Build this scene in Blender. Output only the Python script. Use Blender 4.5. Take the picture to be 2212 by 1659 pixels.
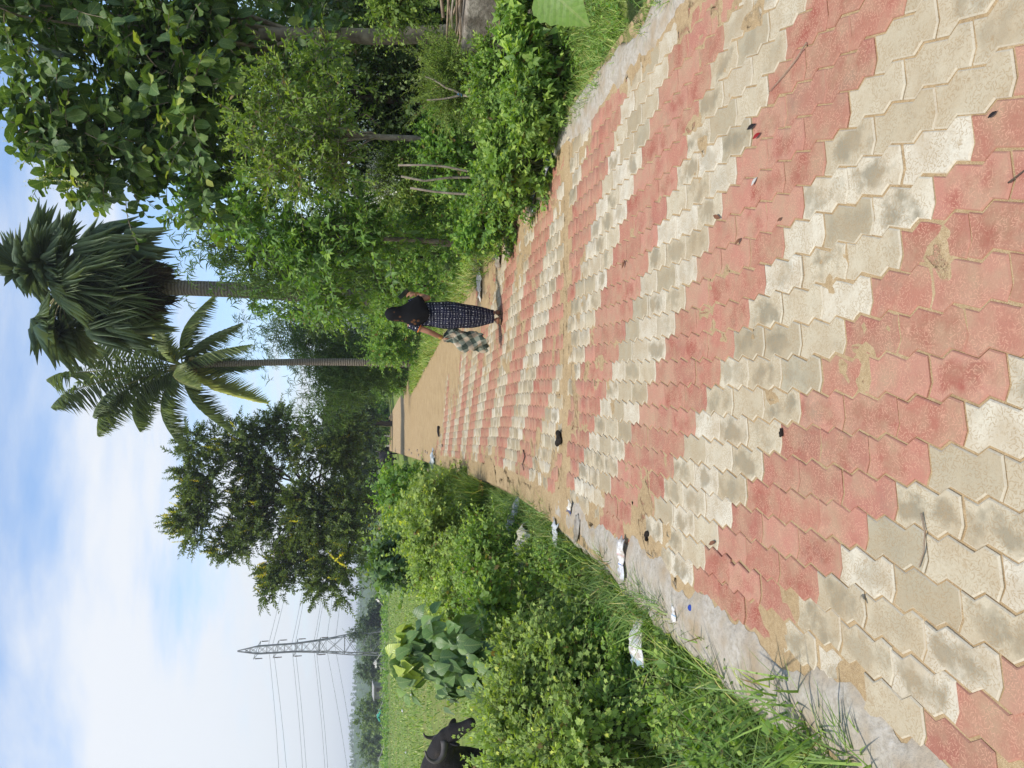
import bpy, bmesh, math, random
import numpy as np
from mathutils import Vector, Matrix

for o in list(bpy.data.objects):
    bpy.data.objects.remove(o)
rng = np.random.default_rng(11)
random.seed(5)
SC = bpy.context.scene
COL = SC.collection

# ------------------------------------------------------------------ camera
# the photograph is a portrait picture stored lying on its side: world up points to the left of the picture
EYE = 1.6; PITCH = math.radians(10.57); YAW = math.radians(1.56)
cd = bpy.data.cameras.new('camera'); cam = bpy.data.objects.new('camera', cd); COL.objects.link(cam)
cd.sensor_width = 36; cd.sensor_fit = 'HORIZONTAL'; cd.lens = 36*1597/2212; cd.clip_end = 6000; cd.clip_start = 0.05
cy, sy, cp, sp = math.cos(YAW), math.sin(YAW), math.cos(PITCH), math.sin(PITCH)
fwd = Vector((-sy*cp, cy*cp, -sp)); rgt = Vector((cy, sy, 0)); upv = rgt.cross(fwd)
M = Matrix.Identity(4)
for i in range(3):
    M[i][0] = -upv[i]; M[i][1] = rgt[i]; M[i][2] = -fwd[i]
M[2][3] = EYE
cam.matrix_world = M
SC.camera = cam

# ------------------------------------------------------------------ world, sun, exposure
SUN_EL = math.radians(69); SUN_AZ = math.radians(214)      # azimuth clockwise from +Y: sun high behind the left shoulder
W = bpy.data.worlds.new('World'); SC.world = W; W.use_nodes = True
nt = W.node_tree; nt.nodes.clear()
def N(t, **k):
    n = nt.nodes.new(t)
    for a, b in k.items(): setattr(n, a, b)
    return n
def MA(op, a, b=None, c=None, clamp=False):
    n = nt.nodes.new('ShaderNodeMath'); n.operation = op; n.use_clamp = clamp
    for i, v in enumerate((a, b, c)):
        if v is None: continue
        if isinstance(v, (int, float)): n.inputs[i].default_value = v
        else: nt.links.new(v, n.inputs[i])
    return n.outputs[0]
out = N('ShaderNodeOutputWorld'); bg = N('ShaderNodeBackground')
sky = N('ShaderNodeTexSky', sky_type='NISHITA', sun_disc=False)
sky.sun_elevation = SUN_EL; sky.sun_rotation = SUN_AZ; sky.air_density = 1.0; sky.dust_density = 0.3; sky.ozone_density = 3.0
tc = N('ShaderNodeTexCoord'); sep = N('ShaderNodeSeparateXYZ'); nt.links.new(tc.outputs['Generated'], sep.inputs[0])
zz = MA('MAXIMUM', sep.outputs[2], 0.0)
den = MA('ADD', zz, 0.22)
px = MA('DIVIDE', sep.outputs[0], den); py = MA('DIVIDE', sep.outputs[1], den)
cmb = N('ShaderNodeCombineXYZ'); nt.links.new(px, cmb.inputs[0]); nt.links.new(py, cmb.inputs[1])
mp = N('ShaderNodeMapping'); nt.links.new(cmb.outputs[0], mp.inputs[0])
mp.inputs['Rotation'].default_value = (0, 0, math.radians(-24)); mp.inputs['Scale'].default_value = (0.7, 1.35, 1); mp.inputs['Location'].default_value = (3.1, 1.7, 0)
n1 = N('ShaderNodeTexNoise'); n1.inputs['Scale'].default_value = 1.35; n1.inputs['Detail'].default_value = 8; n1.inputs['Roughness'].default_value = 0.57; n1.inputs['Distortion'].default_value = 0.2
nt.links.new(mp.outputs[0], n1.inputs['Vector'])
n2 = N('ShaderNodeTexNoise'); n2.inputs['Scale'].default_value = 0.55; n2.inputs['Detail'].default_value = 3
nt.links.new(cmb.outputs[0], n2.inputs['Vector'])
# the cloud sheet is thicker towards the west (left) as in the photograph
west = MA('MULTIPLY', px, -0.20)
cl = MA('ADD', MA('ADD', n1.outputs[0], MA('MULTIPLY', n2.outputs[0], 0.45)), west)
rp = N('ShaderNodeValToRGB'); rp.color_ramp.elements[0].position = 0.63; rp.color_ramp.elements[1].position = 0.93
rp.color_ramp.elements[0].color = (0.0, 0.0, 0.0, 1); rp.color_ramp.elements[1].color = (0.92, 0.92, 0.92, 1)
rp.color_ramp.interpolation = 'EASE'
nt.links.new(cl, rp.inputs[0])
hz = MA('POWER', MA('SUBTRACT', 1.0, zz), 7.5)
low = MA('MULTIPLY', hz, 0.78)
mx1 = N('ShaderNodeMix', data_type='RGBA'); mx1.inputs[7].default_value = (6.6, 6.75, 6.95, 1)
nt.links.new(rp.outputs[0], mx1.inputs[0])
skm = N('ShaderNodeMix', data_type='RGBA', blend_type='MULTIPLY'); skm.inputs[0].default_value = 1.0
skm.inputs[7].default_value = (1.55, 1.62, 1.62, 1)
nt.links.new(sky.outputs[0], skm.inputs[6]); nt.links.new(skm.outputs[2], mx1.inputs[6])
mx2 = N('ShaderNodeMix', data_type='RGBA'); mx2.inputs[7].default_value = (5.1, 5.5, 5.95, 1)
nt.links.new(low, mx2.inputs[0]); nt.links.new(mx1.outputs[2], mx2.inputs[6])
nt.links.new(mx2.outputs[2], bg.inputs[0]); bg.inputs[1].default_value = 0.145
nt.links.new(bg.outputs[0], out.inputs[0])

sl = bpy.data.lights.new('sun', 'SUN'); so = bpy.data.objects.new('sun', sl); COL.objects.link(so)
sl.energy = 3.9; sl.angle = math.radians(3.0); sl.color = (1.0, 0.955, 0.88)
sd = Vector((math.sin(SUN_AZ)*math.cos(SUN_EL), math.cos(SUN_AZ)*math.cos(SUN_EL), math.sin(SUN_EL)))
so.rotation_euler = sd.to_track_quat('Z', 'Y').to_euler()
SC.view_settings.view_transform = 'Standard'; SC.view_settings.look = 'None'
SC.view_settings.exposure = 0.0; SC.view_settings.gamma = 1.0
SC.render.engine = 'CYCLES'
SC.cycles.max_bounces = 5; SC.cycles.diffuse_bounces = 3; SC.cycles.glossy_bounces = 2; SC.cycles.transmission_bounces = 3; SC.cycles.volume_bounces = 0; SC.cycles.transparent_max_bounces = 6

# ------------------------------------------------------------------ placing: a picture position (2212 x 1659 grid) to a place in the world
def ray(x, y):
    u = (1659-y)-829.5; v = x-1106.0
    X = u/1597; Y = cp-sp*v/1597; Z = -sp-cp*v/1597
    return np.array((X*cy-Y*sy, X*sy+Y*cy, Z))
def G(x, y, z=0.0):
    r = ray(x, y); t = (z-EYE)/r[2]; return np.array((r[0]*t, r[1]*t, z))
def PT(x, y, D):
    r = ray(x, y); t = D/r[1]; return np.array((r[0]*t, D, EYE+r[2]*t))

# ------------------------------------------------------------------ helpers
def link(o, parent=None):
    COL.objects.link(o)
    if parent is not None: o.parent = parent
    return o
def tag(o, label=None, cat=None, group=None, kind=None):
    if label: o['label'] = label
    if cat: o['category'] = cat
    if group: o['group'] = group
    if kind: o['kind'] = kind
    return o
def root(name, loc, label, cat, group=None):
    o = bpy.data.objects.new(name, None); o.empty_display_size = 0.1; COL.objects.link(o)
    o.location = tuple(float(a) for a in loc); tag(o, label, cat, group); return o
def mesh_np(name, V, F, mat, parent=None, rnd=None, smooth=False, org=None):
    """V (n,3) world coords, F (m,k); vertices become local to the parent's location"""
    V = np.asarray(V, dtype=np.float64); F = np.asarray(F, dtype=np.int32)
    if parent is not None: V = V-np.array(root_loc(parent))
    elif org is not None: V = V-np.array(org)
    me = bpy.data.meshes.new(name); k = F.shape[1]
    me.vertices.add(len(V)); me.vertices.foreach_set('co', V.ravel().astype(np.float32))
    me.loops.add(F.size); me.loops.foreach_set('vertex_index', F.ravel())
    me.polygons.add(len(F)); me.polygons.foreach_set('loop_start', np.arange(0, F.size, k, dtype=np.int32))
    me.polygons.foreach_set('loop_total', np.full(len(F), k, dtype=np.int32))
    if smooth: me.polygons.foreach_set('use_smooth', np.ones(len(F), dtype=bool))
    if rnd is not None:
        rnd = np.asarray(rnd, dtype=np.float32)
        if rnd.ndim == 1: rnd = np.stack([rnd, np.full(len(rnd), .25), np.full(len(rnd), .5)], 1)
        for q_, nm_ in enumerate(('rnd', 'across', 'along')):
            a = me.attributes.new(nm_, 'FLOAT', 'POINT'); a.data.foreach_set('value', np.ascontiguousarray(rnd[:, q_], dtype=np.float32))
    me.update(calc_edges=True); me.validate()
    if mat: me.materials.append(mat)
    o = bpy.data.objects.new(name, me)
    if parent is None and org is not None: o.location = tuple(float(a) for a in org)
    return link(o, parent)
def root_loc(p):
    l = np.array(p.location)
    while p.parent: p = p.parent; l = l+np.array(p.location)
    return l
class MB:
    """collects shapes into one mesh"""
    def __init__(s): s.v = []; s.f = []
    def add(s, v, f):
        b = len(s.v); s.v += [tuple(map(float, a)) for a in v]; s.f += [tuple(b+i for i in q) for q in f]; return s
    def tube(s, pts, rad, seg=6, cap=True):
        P = [Vector(p) for p in pts]; n = len(P)
        if isinstance(rad, (int, float)): rad = [rad]*n
        v = []; a = None
        for i in range(n):
            t = (P[min(i+1, n-1)]-P[max(i-1, 0)])
            if t.length < 1e-9: t = Vector((0, 0, 1))
            t.normalize()
            if a is None:
                a = t.orthogonal().normalized()
            else:
                a = (a-t*a.dot(t)); a = a.normalized() if a.length > 1e-6 else t.orthogonal().normalized()
            b = t.cross(a)
            for k in range(seg):
                w = 2*math.pi*k/seg
                v.append(P[i]+(a*math.cos(w)+b*math.sin(w))*rad[i])
        f = [(i*seg+k, i*seg+(k+1) % seg, (i+1)*seg+(k+1) % seg, (i+1)*seg+k) for i in range(n-1) for k in range(seg)]
        if cap: f += [tuple(range(seg-1, -1, -1)), tuple((n-1)*seg+k for k in range(seg))]
        return s.add(v, f)
    def box(s, c, d, R=None):
        v = []
        for x in (-.5, .5):
            for y in (-.5, .5):
                for z in (-.5, .5):
                    p = Vector((x*d[0], y*d[1], z*d[2]))
                    if R: p = R @ p
                    v.append(p+Vector(c))
        return s.add(v, [(0, 1, 3, 2), (4, 6, 7, 5), (0, 4, 5, 1), (2, 3, 7, 6), (0, 2, 6, 4), (1, 5, 7, 3)])
    def ell(s, c, r, R=None, nu=12, nv=8):
        v = [Vector((0, 0, 1))]
        for i in range(1, nv):
            a = math.pi*i/nv
            for k in range(nu):
                w = 2*math.pi*k/nu; v.append(Vector((math.sin(a)*math.cos(w), math.sin(a)*math.sin(w), math.cos(a))))
        v.append(Vector((0, 0, -1)))
        v = [Vector((p.x*r[0], p.y*r[1], p.z*r[2])) for p in v]
        if R: v = [R @ p for p in v]
        v = [p+Vector(c) for p in v]
        f = [(0, 1+k, 1+(k+1) % nu) for k in range(nu)]
        for i in range(nv-2):
            b = 1+i*nu
            f += [(b+k, b+nu+k, b+nu+(k+1) % nu, b+(k+1) % nu) for k in range(nu)]
        b = 1+(nv-2)*nu; l = len(v)-1
        f += [(b+k, l, b+(k+1) % nu) for k in range(nu)]
        return s.add(v, f)
    def prism(s, pts, h, z=0.0):
        n = len(pts); v = [(p[0], p[1], z) for p in pts]+[(p[0], p[1], z+h) for p in pts]
        return s.add(v, [tuple(range(n-1, -1, -1)), tuple(range(n, 2*n))]+[(i, (i+1) % n, n+(i+1) % n, n+i) for i in range(n)])
    def grid(s, fn, nu, nv, closed=False):
        v = [fn(i/(nu-1) if not closed else i/nu, j/(nv-1)) for j in range(nv) for i in range(nu)]
        f = []
        for j in range(nv-1):
            for i in range(nu if closed else nu-1):
                f.append((j*nu+i, j*nu+(i+1) % nu, (j+1)*nu+(i+1) % nu, (j+1)*nu+i))
        return s.add(v, f)
    def build(s, name, mat, parent=None, smooth=False, org=None):
        off = root_loc(parent) if parent is not None else (np.array(org) if org is not None else np.zeros(3))
        me = bpy.data.meshes.new(name)
        me.from_pydata([tuple(np.array(p)-off) for p in s.v], [], s.f); me.validate(); me.update()
        if smooth:
            for p in me.polygons: p.use_smooth = True
        if mat: me.materials.append(mat)
        o = bpy.data.objects.new(name, me)
        if parent is None and org is not None: o.location = tuple(float(a) for a in org)
        return link(o, parent)

def vnoise(x, y, seed=0):
    xi = np.floor(x).astype(np.int64); yi = np.floor(y).astype(np.int64); fx = x-xi; fy = y-yi
    def h(a, b):
        n = (a*374761393+b*668265263+seed*1442695041) & 0x7fffffff
        n = ((n ^ (n >> 13))*1274126177) & 0x7fffffff
        return ((n ^ (n >> 16)) & 0xffff)/65535.0
    sx = fx*fx*(3-2*fx); s_y = fy*fy*(3-2*fy)
    a = h(xi, yi); b = h(xi+1, yi); c = h(xi, yi+1); d = h(xi+1, yi+1)
    return (a*(1-sx)+b*sx)*(1-s_y)+(c*(1-sx)+d*sx)*s_y
def fbm(x, y, sc=1.0, oct=4, seed=0):
    x = np.asarray(x, dtype=float)*sc; y = np.asarray(y, dtype=float)*sc; t = 0; a = .5; w = 0
    for o in range(oct):
        t = t+a*vnoise(x, y, seed+o*17); w += a; a *= .5; x = x*2.03+5.1; y = y*2.03+9.7
    return t/w
def sstep(a, b, x): t = np.clip((x-a)/(b-a), 0, 1); return t*t*(3-2*t)

# ------------------------------------------------------------------ materials
class NT:
    def __init__(s, name):
        s.m = bpy.data.materials.new(name); s.m.use_nodes = True; s.t = s.m.node_tree; s.t.nodes.clear()
        s.out = s.n('ShaderNodeOutputMaterial')
    def n(s, t, **k):
        n = s.t.nodes.new(t)
        for a, b in k.items(): setattr(n, a, b)
        return n
    def l(s, a, b): s.t.links.new(a, b)
    def set(s, sock, v):
        if isinstance(v, (int, float, tuple, list)): sock.default_value = v
        else: s.l(v, sock)
    def math(s, op, a, b=None, c=None, clamp=False):
        n = s.n('ShaderNodeMath', operation=op, use_clamp=clamp)
        for i, v in enumerate((a, b, c)):
            if v is not None: s.set(n.inputs[i], v)
        return n.outputs[0]
    def mix(s, f, a, b, blend='MIX'):
        n = s.n('ShaderNodeMix', data_type='RGBA', blend_type=blend)
        s.set(n.inputs[0], f); s.set(n.inputs[6], a if not isinstance(a, tuple) else (*a[:3], 1)); s.set(n.inputs[7], b if not isinstance(b, tuple) else (*b[:3], 1))
        return n.outputs[2]
    def noise(s, vec, scale, detail=4, rough=.55, out=0, dist=0.0):
        n = s.n('ShaderNodeTexNoise'); n.inputs['Scale'].default_value = scale; n.inputs['Detail'].default_value = detail; n.inputs['Roughness'].default_value = rough; n.inputs['Distortion'].default_value = dist
        s.l(vec, n.inputs['Vector']); return n.outputs[out]
    def ramp(s, f, stops):
        n = s.n('ShaderNodeValToRGB'); e = n.color_ramp.elements
        while len(e) < len(stops): e.new(0.5)
        for i, (p, c) in enumerate(stops):
            e[i].position = p; e[i].color = (*c[:3], 1) if isinstance(c, tuple) else (c, c, c, 1)
        s.l(f, n.inputs[0]); return n.outputs[0]
    def pos(s): return s.n('ShaderNodeNewGeometry').outputs['Position']
    def obj(s): return s.n('ShaderNodeTexCoord').outputs['Object']
    def bump(s, h, st=.3, d=.01):
        n = s.n('ShaderNodeBump'); n.inputs['Strength'].default_value = st; n.inputs['Distance'].default_value = d; s.l(h, n.inputs['Height']); return n.outputs[0]
    def pbr(s, col, rough=.8, spec=.3, normal=None, metal=0.0, **k):
        n = s.n('ShaderNodeBsdfPrincipled'); s.set(n.inputs['Base Color'], col if not isinstance(col, tuple) else (*col[:3], 1)); s.set(n.inputs['Roughness'], rough)
        n.inputs['Specular IOR Level'].default_value = spec; n.inputs['Metallic'].default_value = metal
        if normal is not None: s.l(normal, n.inputs['Normal'])
        for a, b in k.items(): s.set(n.inputs[a.replace('_', ' ')], b)
        return n.outputs[0]
    def done(s, sh): s.l(sh, s.out.inputs[0]); return s.m
def plain(name, c1, c2=None, scale=8, rough=.8, spec=.25, bump=.0, metal=0.0, detail=5, objspace=True):
    t = NT(name); v = t.obj() if objspace else t.pos()
    c2 = c2 or tuple(a*.6 for a in c1)
    n = t.noise(v, scale, detail)
    col = t.ramp(n, [(.3, c2), (.68, c1)])
    nb = t.bump(t.noise(v, scale*4, 4), bump, .02) if bump else None
    return t.done(t.pbr(col, rough, spec, nb, metal))
def leafmat(name, stops, trans=.3, rough=.45, spec=.35, tcol=None, gain=1.75, dead=False):
    stops = [(p_*.97+.03, c_) for p_, c_ in stops]; stops = ([(0, (.13, .085, .035)), (.02, (.12, .10, .035))] if dead else [])+stops
    stops = [(p_, (min(.9, c[0]*gain*1.0), min(.9, c[1]*gain), min(.9, c[2]*gain*.92))) for p_, c in stops]
    """leaf: colour by a per-leaf random value, a glossy skin and light passing through"""
    t = NT(name); a = t.n('ShaderNodeAttribute'); a.attribute_name = 'rnd'
    col = t.ramp(a.outputs['Fac'], stops)
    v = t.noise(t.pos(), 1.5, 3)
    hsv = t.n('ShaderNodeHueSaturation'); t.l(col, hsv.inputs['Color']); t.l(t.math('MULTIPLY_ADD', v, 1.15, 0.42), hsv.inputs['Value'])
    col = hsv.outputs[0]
    # midrib and side veins, a slightly duller blade between them
    ac = t.n('ShaderNodeAttribute'); ac.attribute_name = 'across'; al = t.n('ShaderNodeAttribute'); al.attribute_name = 'along'
    aa = t.math('ABSOLUTE', ac.outputs['Fac']); rib = t.math('LESS_THAN', aa, .028)
    sv = t.math('FRACT', t.math('MULTIPLY', t.math('SUBTRACT', al.outputs['Fac'], t.math('MULTIPLY', aa, .75)), 6.5))
    side = t.math('MULTIPLY', t.math('LESS_THAN', t.math('ABSOLUTE', t.math('SUBTRACT', sv, .5)), .07), .5)
    vein = t.math('MAXIMUM', rib, side)
    col = t.mix(t.math('MULTIPLY', vein, .45), col, (.30, .36, .13))
    mott = t.noise(t.pos(), 45, 4, .65); col = t.mix(t.ramp(mott, [(.38, .35), (.55, 0.0)]), col, t.mix(1.0, col, (.45, .5, .5), 'MULTIPLY'))
    bh = t.math('SUBTRACT', t.math('ABSOLUTE', t.math('SUBTRACT', sv, .5)), t.math('MULTIPLY', rib, .4))
    b = t.pbr(col, rough, spec, t.bump(bh, .35, .006))
    tr = t.n('ShaderNodeBsdfTranslucent')
    tcn = t.mix(1.0, col, tcol or (1.7, 1.75, .55), 'MULTIPLY'); t.l(tcn, tr.inputs[0])
    mx = t.n('ShaderNodeMixShader'); mx.inputs[0].default_value = trans; t.l(b, mx.inputs[1]); t.l(tr.outputs[0], mx.inputs[2])
    return t.done(mx.outputs[0])

# ------------------------------------------------------------------ leaves, shoots, grass
def leafT(profile, fold=.18, droop=.12, wav=0.0):
    V = []; F = []
    for i, (t, w) in enumerate(profile):
        z = -droop*t*t
        V += [(-w, t, z+fold*w+wav*((i % 2)*2-1)*w), (0, t, z), (w, t, z+fold*w-wav*((i % 2)*2-1)*w)]
    for i in range(len(profile)-1):
        a = i*3; F += [(a, a+1, a+4, a+3), (a+1, a+2, a+5, a+4)]
    return np.array(V), np.array(F)
T_OVAL = leafT([(0, .03), (.3, .42), (.68, .40), (1, .03)])
T_POINT = leafT([(0, .06), (.22, .46), (.55, .33), (1, .01)], .22, .25)
T_HEART = leafT([(-.08, .22), (.1, .5), (.4, .52), (.72, .28), (1, .01)], .15, .3, .06)
T_TEAK = leafT([(0, .04), (.25, .36), (.55, .5), (.82, .34), (1, .03)], .12, .4, .12)
T_KITE = (np.array([(0, 0, 0), (.5, .42, .1), (0, 1, -.12), (-.5, .42, .1)]), np.array([(0, 1, 2, 3)]))
T_NARROW = leafT([(0, .15), (.4, .5), (1, .02)], .2, .35)
def _lobed():
    V = [(0, 0, 0)]; F = []
    R = [(-150, .45), (-115, .62), (-85, .5), (-50, .78), (-26, .55), (0, .95), (26, .55), (50, .78), (85, .5), (115, .62), (150, .45)]
    for a, r in R:
        a = math.radians(a); V.append((math.sin(a)*r*.95, math.cos(a)*r, -.22*r*r+.05*math.cos(5*a)))
    for i in range(1, len(R)): F.append((0, i+1, i))
    return np.array(V)+np.array((0, .42, 0)), np.array(F)
T_LOBED = _lobed()
def nrm(v): return v/np.maximum(np.linalg.norm(v, axis=-1, keepdims=True), 1e-9)
def place(T, pos, d, up, ln, wd, rnd):
    TV, TF = T; n = len(pos); d = nrm(d); z = nrm(up-d*np.sum(up*d, axis=1, keepdims=True)); x = np.cross(d, z)
    V = pos[:, None, :]+x[:, None, :]*(TV[None, :, 0:1]*wd[:, None, None])+d[:, None, :]*(TV[None, :, 1:2]*ln[:, None, None])+z[:, None, :]*(TV[None, :, 2:3]*ln[:, None, None])
    F = TF[None]+(np.arange(n)*len(TV))[:, None, None]
    return V.reshape(-1, 3), F.reshape(-1, TF.shape[1]), np.stack([np.repeat(rnd, len(TV)), np.tile(TV[:, 0], n), np.tile(TV[:, 1], n)], 1)
def rdir(n):
    v = rng.normal(size=(n, 3)); return nrm(v)
def stems(P, r0):
    """P (S,K,3) polylines -> thin three-sided tubes"""
    S, K, _ = P.shape; T = np.gradient(P, axis=1); T = nrm(T); a = nrm(np.cross(T, np.array((.31, .17, .93)))); b = np.cross(T, a)
    rad = (np.linspace(1, .35, K)[None, :]*np.broadcast_to(np.asarray(r0).reshape(-1, 1), (S, 1)))[..., None]
    ring = [P+(a*math.cos(w)+b*math.sin(w))*rad for w in (0, 2.094, 4.189)]
    V = np.stack(ring, axis=2).reshape(-1, 3); F = []
    i = np.arange(S)[:, None]*K*3+np.arange(K-1)[None]*3
    for k in range(3):
        F.append(np.stack([i+k, i+(k+1) % 3, i+3+(k+1) % 3, i+3+k], axis=-1).reshape(-1, 4))
    return V, np.concatenate(F)
def shoots(base, d, L, K, T, ln, wd, ang=55, droop=.15, t0=.15, opp=False, jit=.25, upbias=.9, taper=.55, rndbias=0.0):
    """leafy shoots: returns leaf arrays and stem polylines"""
    S = len(base); L = np.broadcast_to(np.asarray(L, float), (S,)); d = nrm(d)
    side = nrm(rng.normal(size=(S, 3)))*.12
    ts = np.linspace(0, 1, 6)
    P = base[:, None]+(d[:, None]*ts[None, :, None]+side[:, None]*(ts**2)[None, :, None])*L[:, None, None]
    P[..., 2] -= (droop*L)[:, None]*(ts**2)[None]
    tl = np.linspace(t0, 1, K)[None]+rng.uniform(-.5, .5, (S, K))*(1-t0)/K*.8
    tl = np.clip(tl, 0, 1.0)
    pos = base[:, None]+(d[:, None]*tl[..., None]+side[:, None]*(tl**2)[..., None])*L[:, None, None]
    pos[..., 2] -= (droop*L)[:, None]*tl**2
    tan = d[:, None]+2*side[:, None]*tl[..., None]; tan = np.broadcast_to(tan, pos.shape).copy(); tan[..., 2] -= 2*droop*tl
    tan = nrm(tan); a = nrm(np.cross(tan, np.array((.2, .31, .93)))); b = np.cross(tan, a)
    k = np.arange(K)[None]
    az = rng.uniform(0, 6.28, (S, 1))+(k*2.4 if not opp else (k//2)*1.57+(k % 2)*math.pi)+rng.normal(0, jit, (S, K))
    rad = a*np.cos(az)[..., None]+b*np.sin(az)[..., None]
    an = np.radians(ang*(1.15-.55*tl))[..., None]*(1+rng.normal(0, .15, (S, K, 1)))
    ld = tan*np.cos(an)+rad*np.sin(an)+rng.normal(0, jit*.45, (S, K, 3))
    up = np.array((0, 0, upbias))+tan*.5+rng.normal(0, .28, (S, K, 3))
    sz = (1-taper*tl**2)*rng.uniform(.7, 1.2, (S, K))
    rnd = np.clip(rng.uniform(0, .75, (S, K))+.3*tl**2+rndbias+rng.normal(0, .08, (S, 1)), 0, 1)
    n = S*K
    V, F, R = place(T, pos.reshape(n, 3), ld.reshape(n, 3), up.reshape(n, 3), (ln*sz).reshape(n), (wd*sz).reshape(n), rnd.reshape(n))
    return (V, F, R), P
def merge(parts):
    V = []; F = []; R = []; b = 0
    for v, f, r in parts: V.append(v); F.append(f+b); R.append(r); b += len(v)
    return np.concatenate(V), np.concatenate(F), np.concatenate(R)
def blades(base, h, w, lean=.5, curl=.6):
    """grass blades, curved ribbons"""
    n = len(base); az = rng.uniform(0, 6.283, n); d = np.stack([np.cos(az), np.sin(az), np.zeros(n)], 1); s = np.stack([-np.sin(az), np.cos(az), np.zeros(n)], 1)
    ln = (lean*rng.uniform(.1, 1, n))[:, None]; cu = (curl*rng.uniform(.2, 1.3, n))[:, None]; h = np.broadcast_to(np.asarray(h, float), (n,))[:, None]; w = np.broadcast_to(np.asarray(w, float), (n,))[:, None]
    z = np.array((0, 0, 1.0)); rows = []
    for t, ww in ((0, 1), (.4, .9), (.75, .6), (1, .05)):
        c = base+d*h*(ln*t+cu*t*t*.6)+z*h*(t-.35*cu*t*t)
        rows += [c-s*w*ww*.5, c+s*w*ww*.5]
    V = np.stack(rows, 1).reshape(-1, 3); i = np.arange(n)[:, None]*8
    F = np.concatenate([i+np.array(q)[None] for q in ((0, 1, 3, 2), (2, 3, 5, 4), (4, 5, 7, 6))])
    return V, F, np.repeat(rng.uniform(0, 1, n), 8)

# ================================================================== the setting
PL, PW = 0.268, 0.1305                      # paver length along the road, width across
def bend(y):
    t = np.asarray(y, float)-8.0; return -0.11*0.5*(t+np.sqrt(t*t+4))
def gz(x, y):
    x = np.asarray(x, float); y = np.asarray(y, float); xr = x-bend(y)
    z = np.where(xr < 0, -0.13-0.30*sstep(-1.5, -2.9, xr), -0.10+0.16*sstep(2.1, 5.0, xr))
    rough = sstep(0, .6, np.maximum(-1.55-xr, xr-2.2))
    z = z+rough*(fbm(x, y, .8, 3, 3)-.5)*.12*np.exp(-np.maximum(y-10, 0)/40)
    return z+0.0

# ---- ground
t = NT('ground_soil'); p = t.pos(); sp_ = t.n('ShaderNodeSeparateXYZ'); t.l(p, sp_.inputs[0])
n_a = t.noise(p, .35, 5); n_b = t.noise(p, 6, 5); n_c = t.noise(p, 60, 3)
fine = t.math('ADD', t.math('MULTIPLY', n_b, .5), t.math('MULTIPLY', n_c, .5))
grass_c = t.ramp(fine, [(.32, (.085, .12, .026)), (.5, (.17, .235, .050)), (.68, (.27, .33, .09))])
soil_c = t.ramp(fine, [(.3, (.06, .042, .026)), (.7, (.15, .105, .065))])
patch = t.ramp(t.noise(p, .9, 6), [(.35, (.0)), (.55, (1.0))])
far = t.math('SMOOTH_MIN', t.math('DIVIDE', sp_.outputs[1], 12.0), 1.0, .1)
near_mix = t.mix(t.math('MULTIPLY', patch, .55), soil_c, grass_c)
grass_c = t.mix(t.math('MULTIPLY', t.ramp(t.noise(p, 1.4, 5, .7), [(.42, 0.0), (.62, 1.0)]), .55), grass_c, (.075, .115, .028)); grass_c = t.mix(t.math('MULTIPLY', t.ramp(t.noise(p, .12, 4, .6), [(.5, 0.0), (.62, 1.0)]), .5), grass_c, (.24, .215, .085))
field_mix = t.mix(t.math('MULTIPLY', t.ramp(n_a, [(.5, 0.0), (.72, 1.0)]), .35), grass_c, (.19, .20, .07))
gm = t.done(t.pbr(t.mix(far, near_mix, field_mix), .95, .1, t.bump(fine, .6, .04)))
def axis(segs):
    r = []
    for a, b, s in segs: r += list(np.arange(a, b, s))
    return np.array(r+[segs[-1][1]])
ax = axis([(-900, -200, 100), (-200, -40, 10), (-40, -8, 2), (-8, 8, .16), (8, 30, 2), (30, 200, 10), (200, 900, 100)])
ay = axis([(-12, 0, 1), (0, 14, .2), (14, 40, .8), (40, 120, 4), (120, 400, 20), (400, 2400, 200)])
X, Y = np.meshgrid(ax, ay); Z = gz(X, Y)
nx, ny = len(ax), len(ay); ii = np.arange(ny-1)[:, None]*nx+np.arange(nx-1)[None]
Fg = np.stack([ii, ii+1, ii+1+nx, ii+nx], -1).reshape(-1, 4)
ground = tag(mesh_np('ground', np.stack([X, Y, Z], -1).reshape(-1, 3), Fg, gm, smooth=True), 'soil and grass ground either side of the paved lane', kind='structure')

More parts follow.
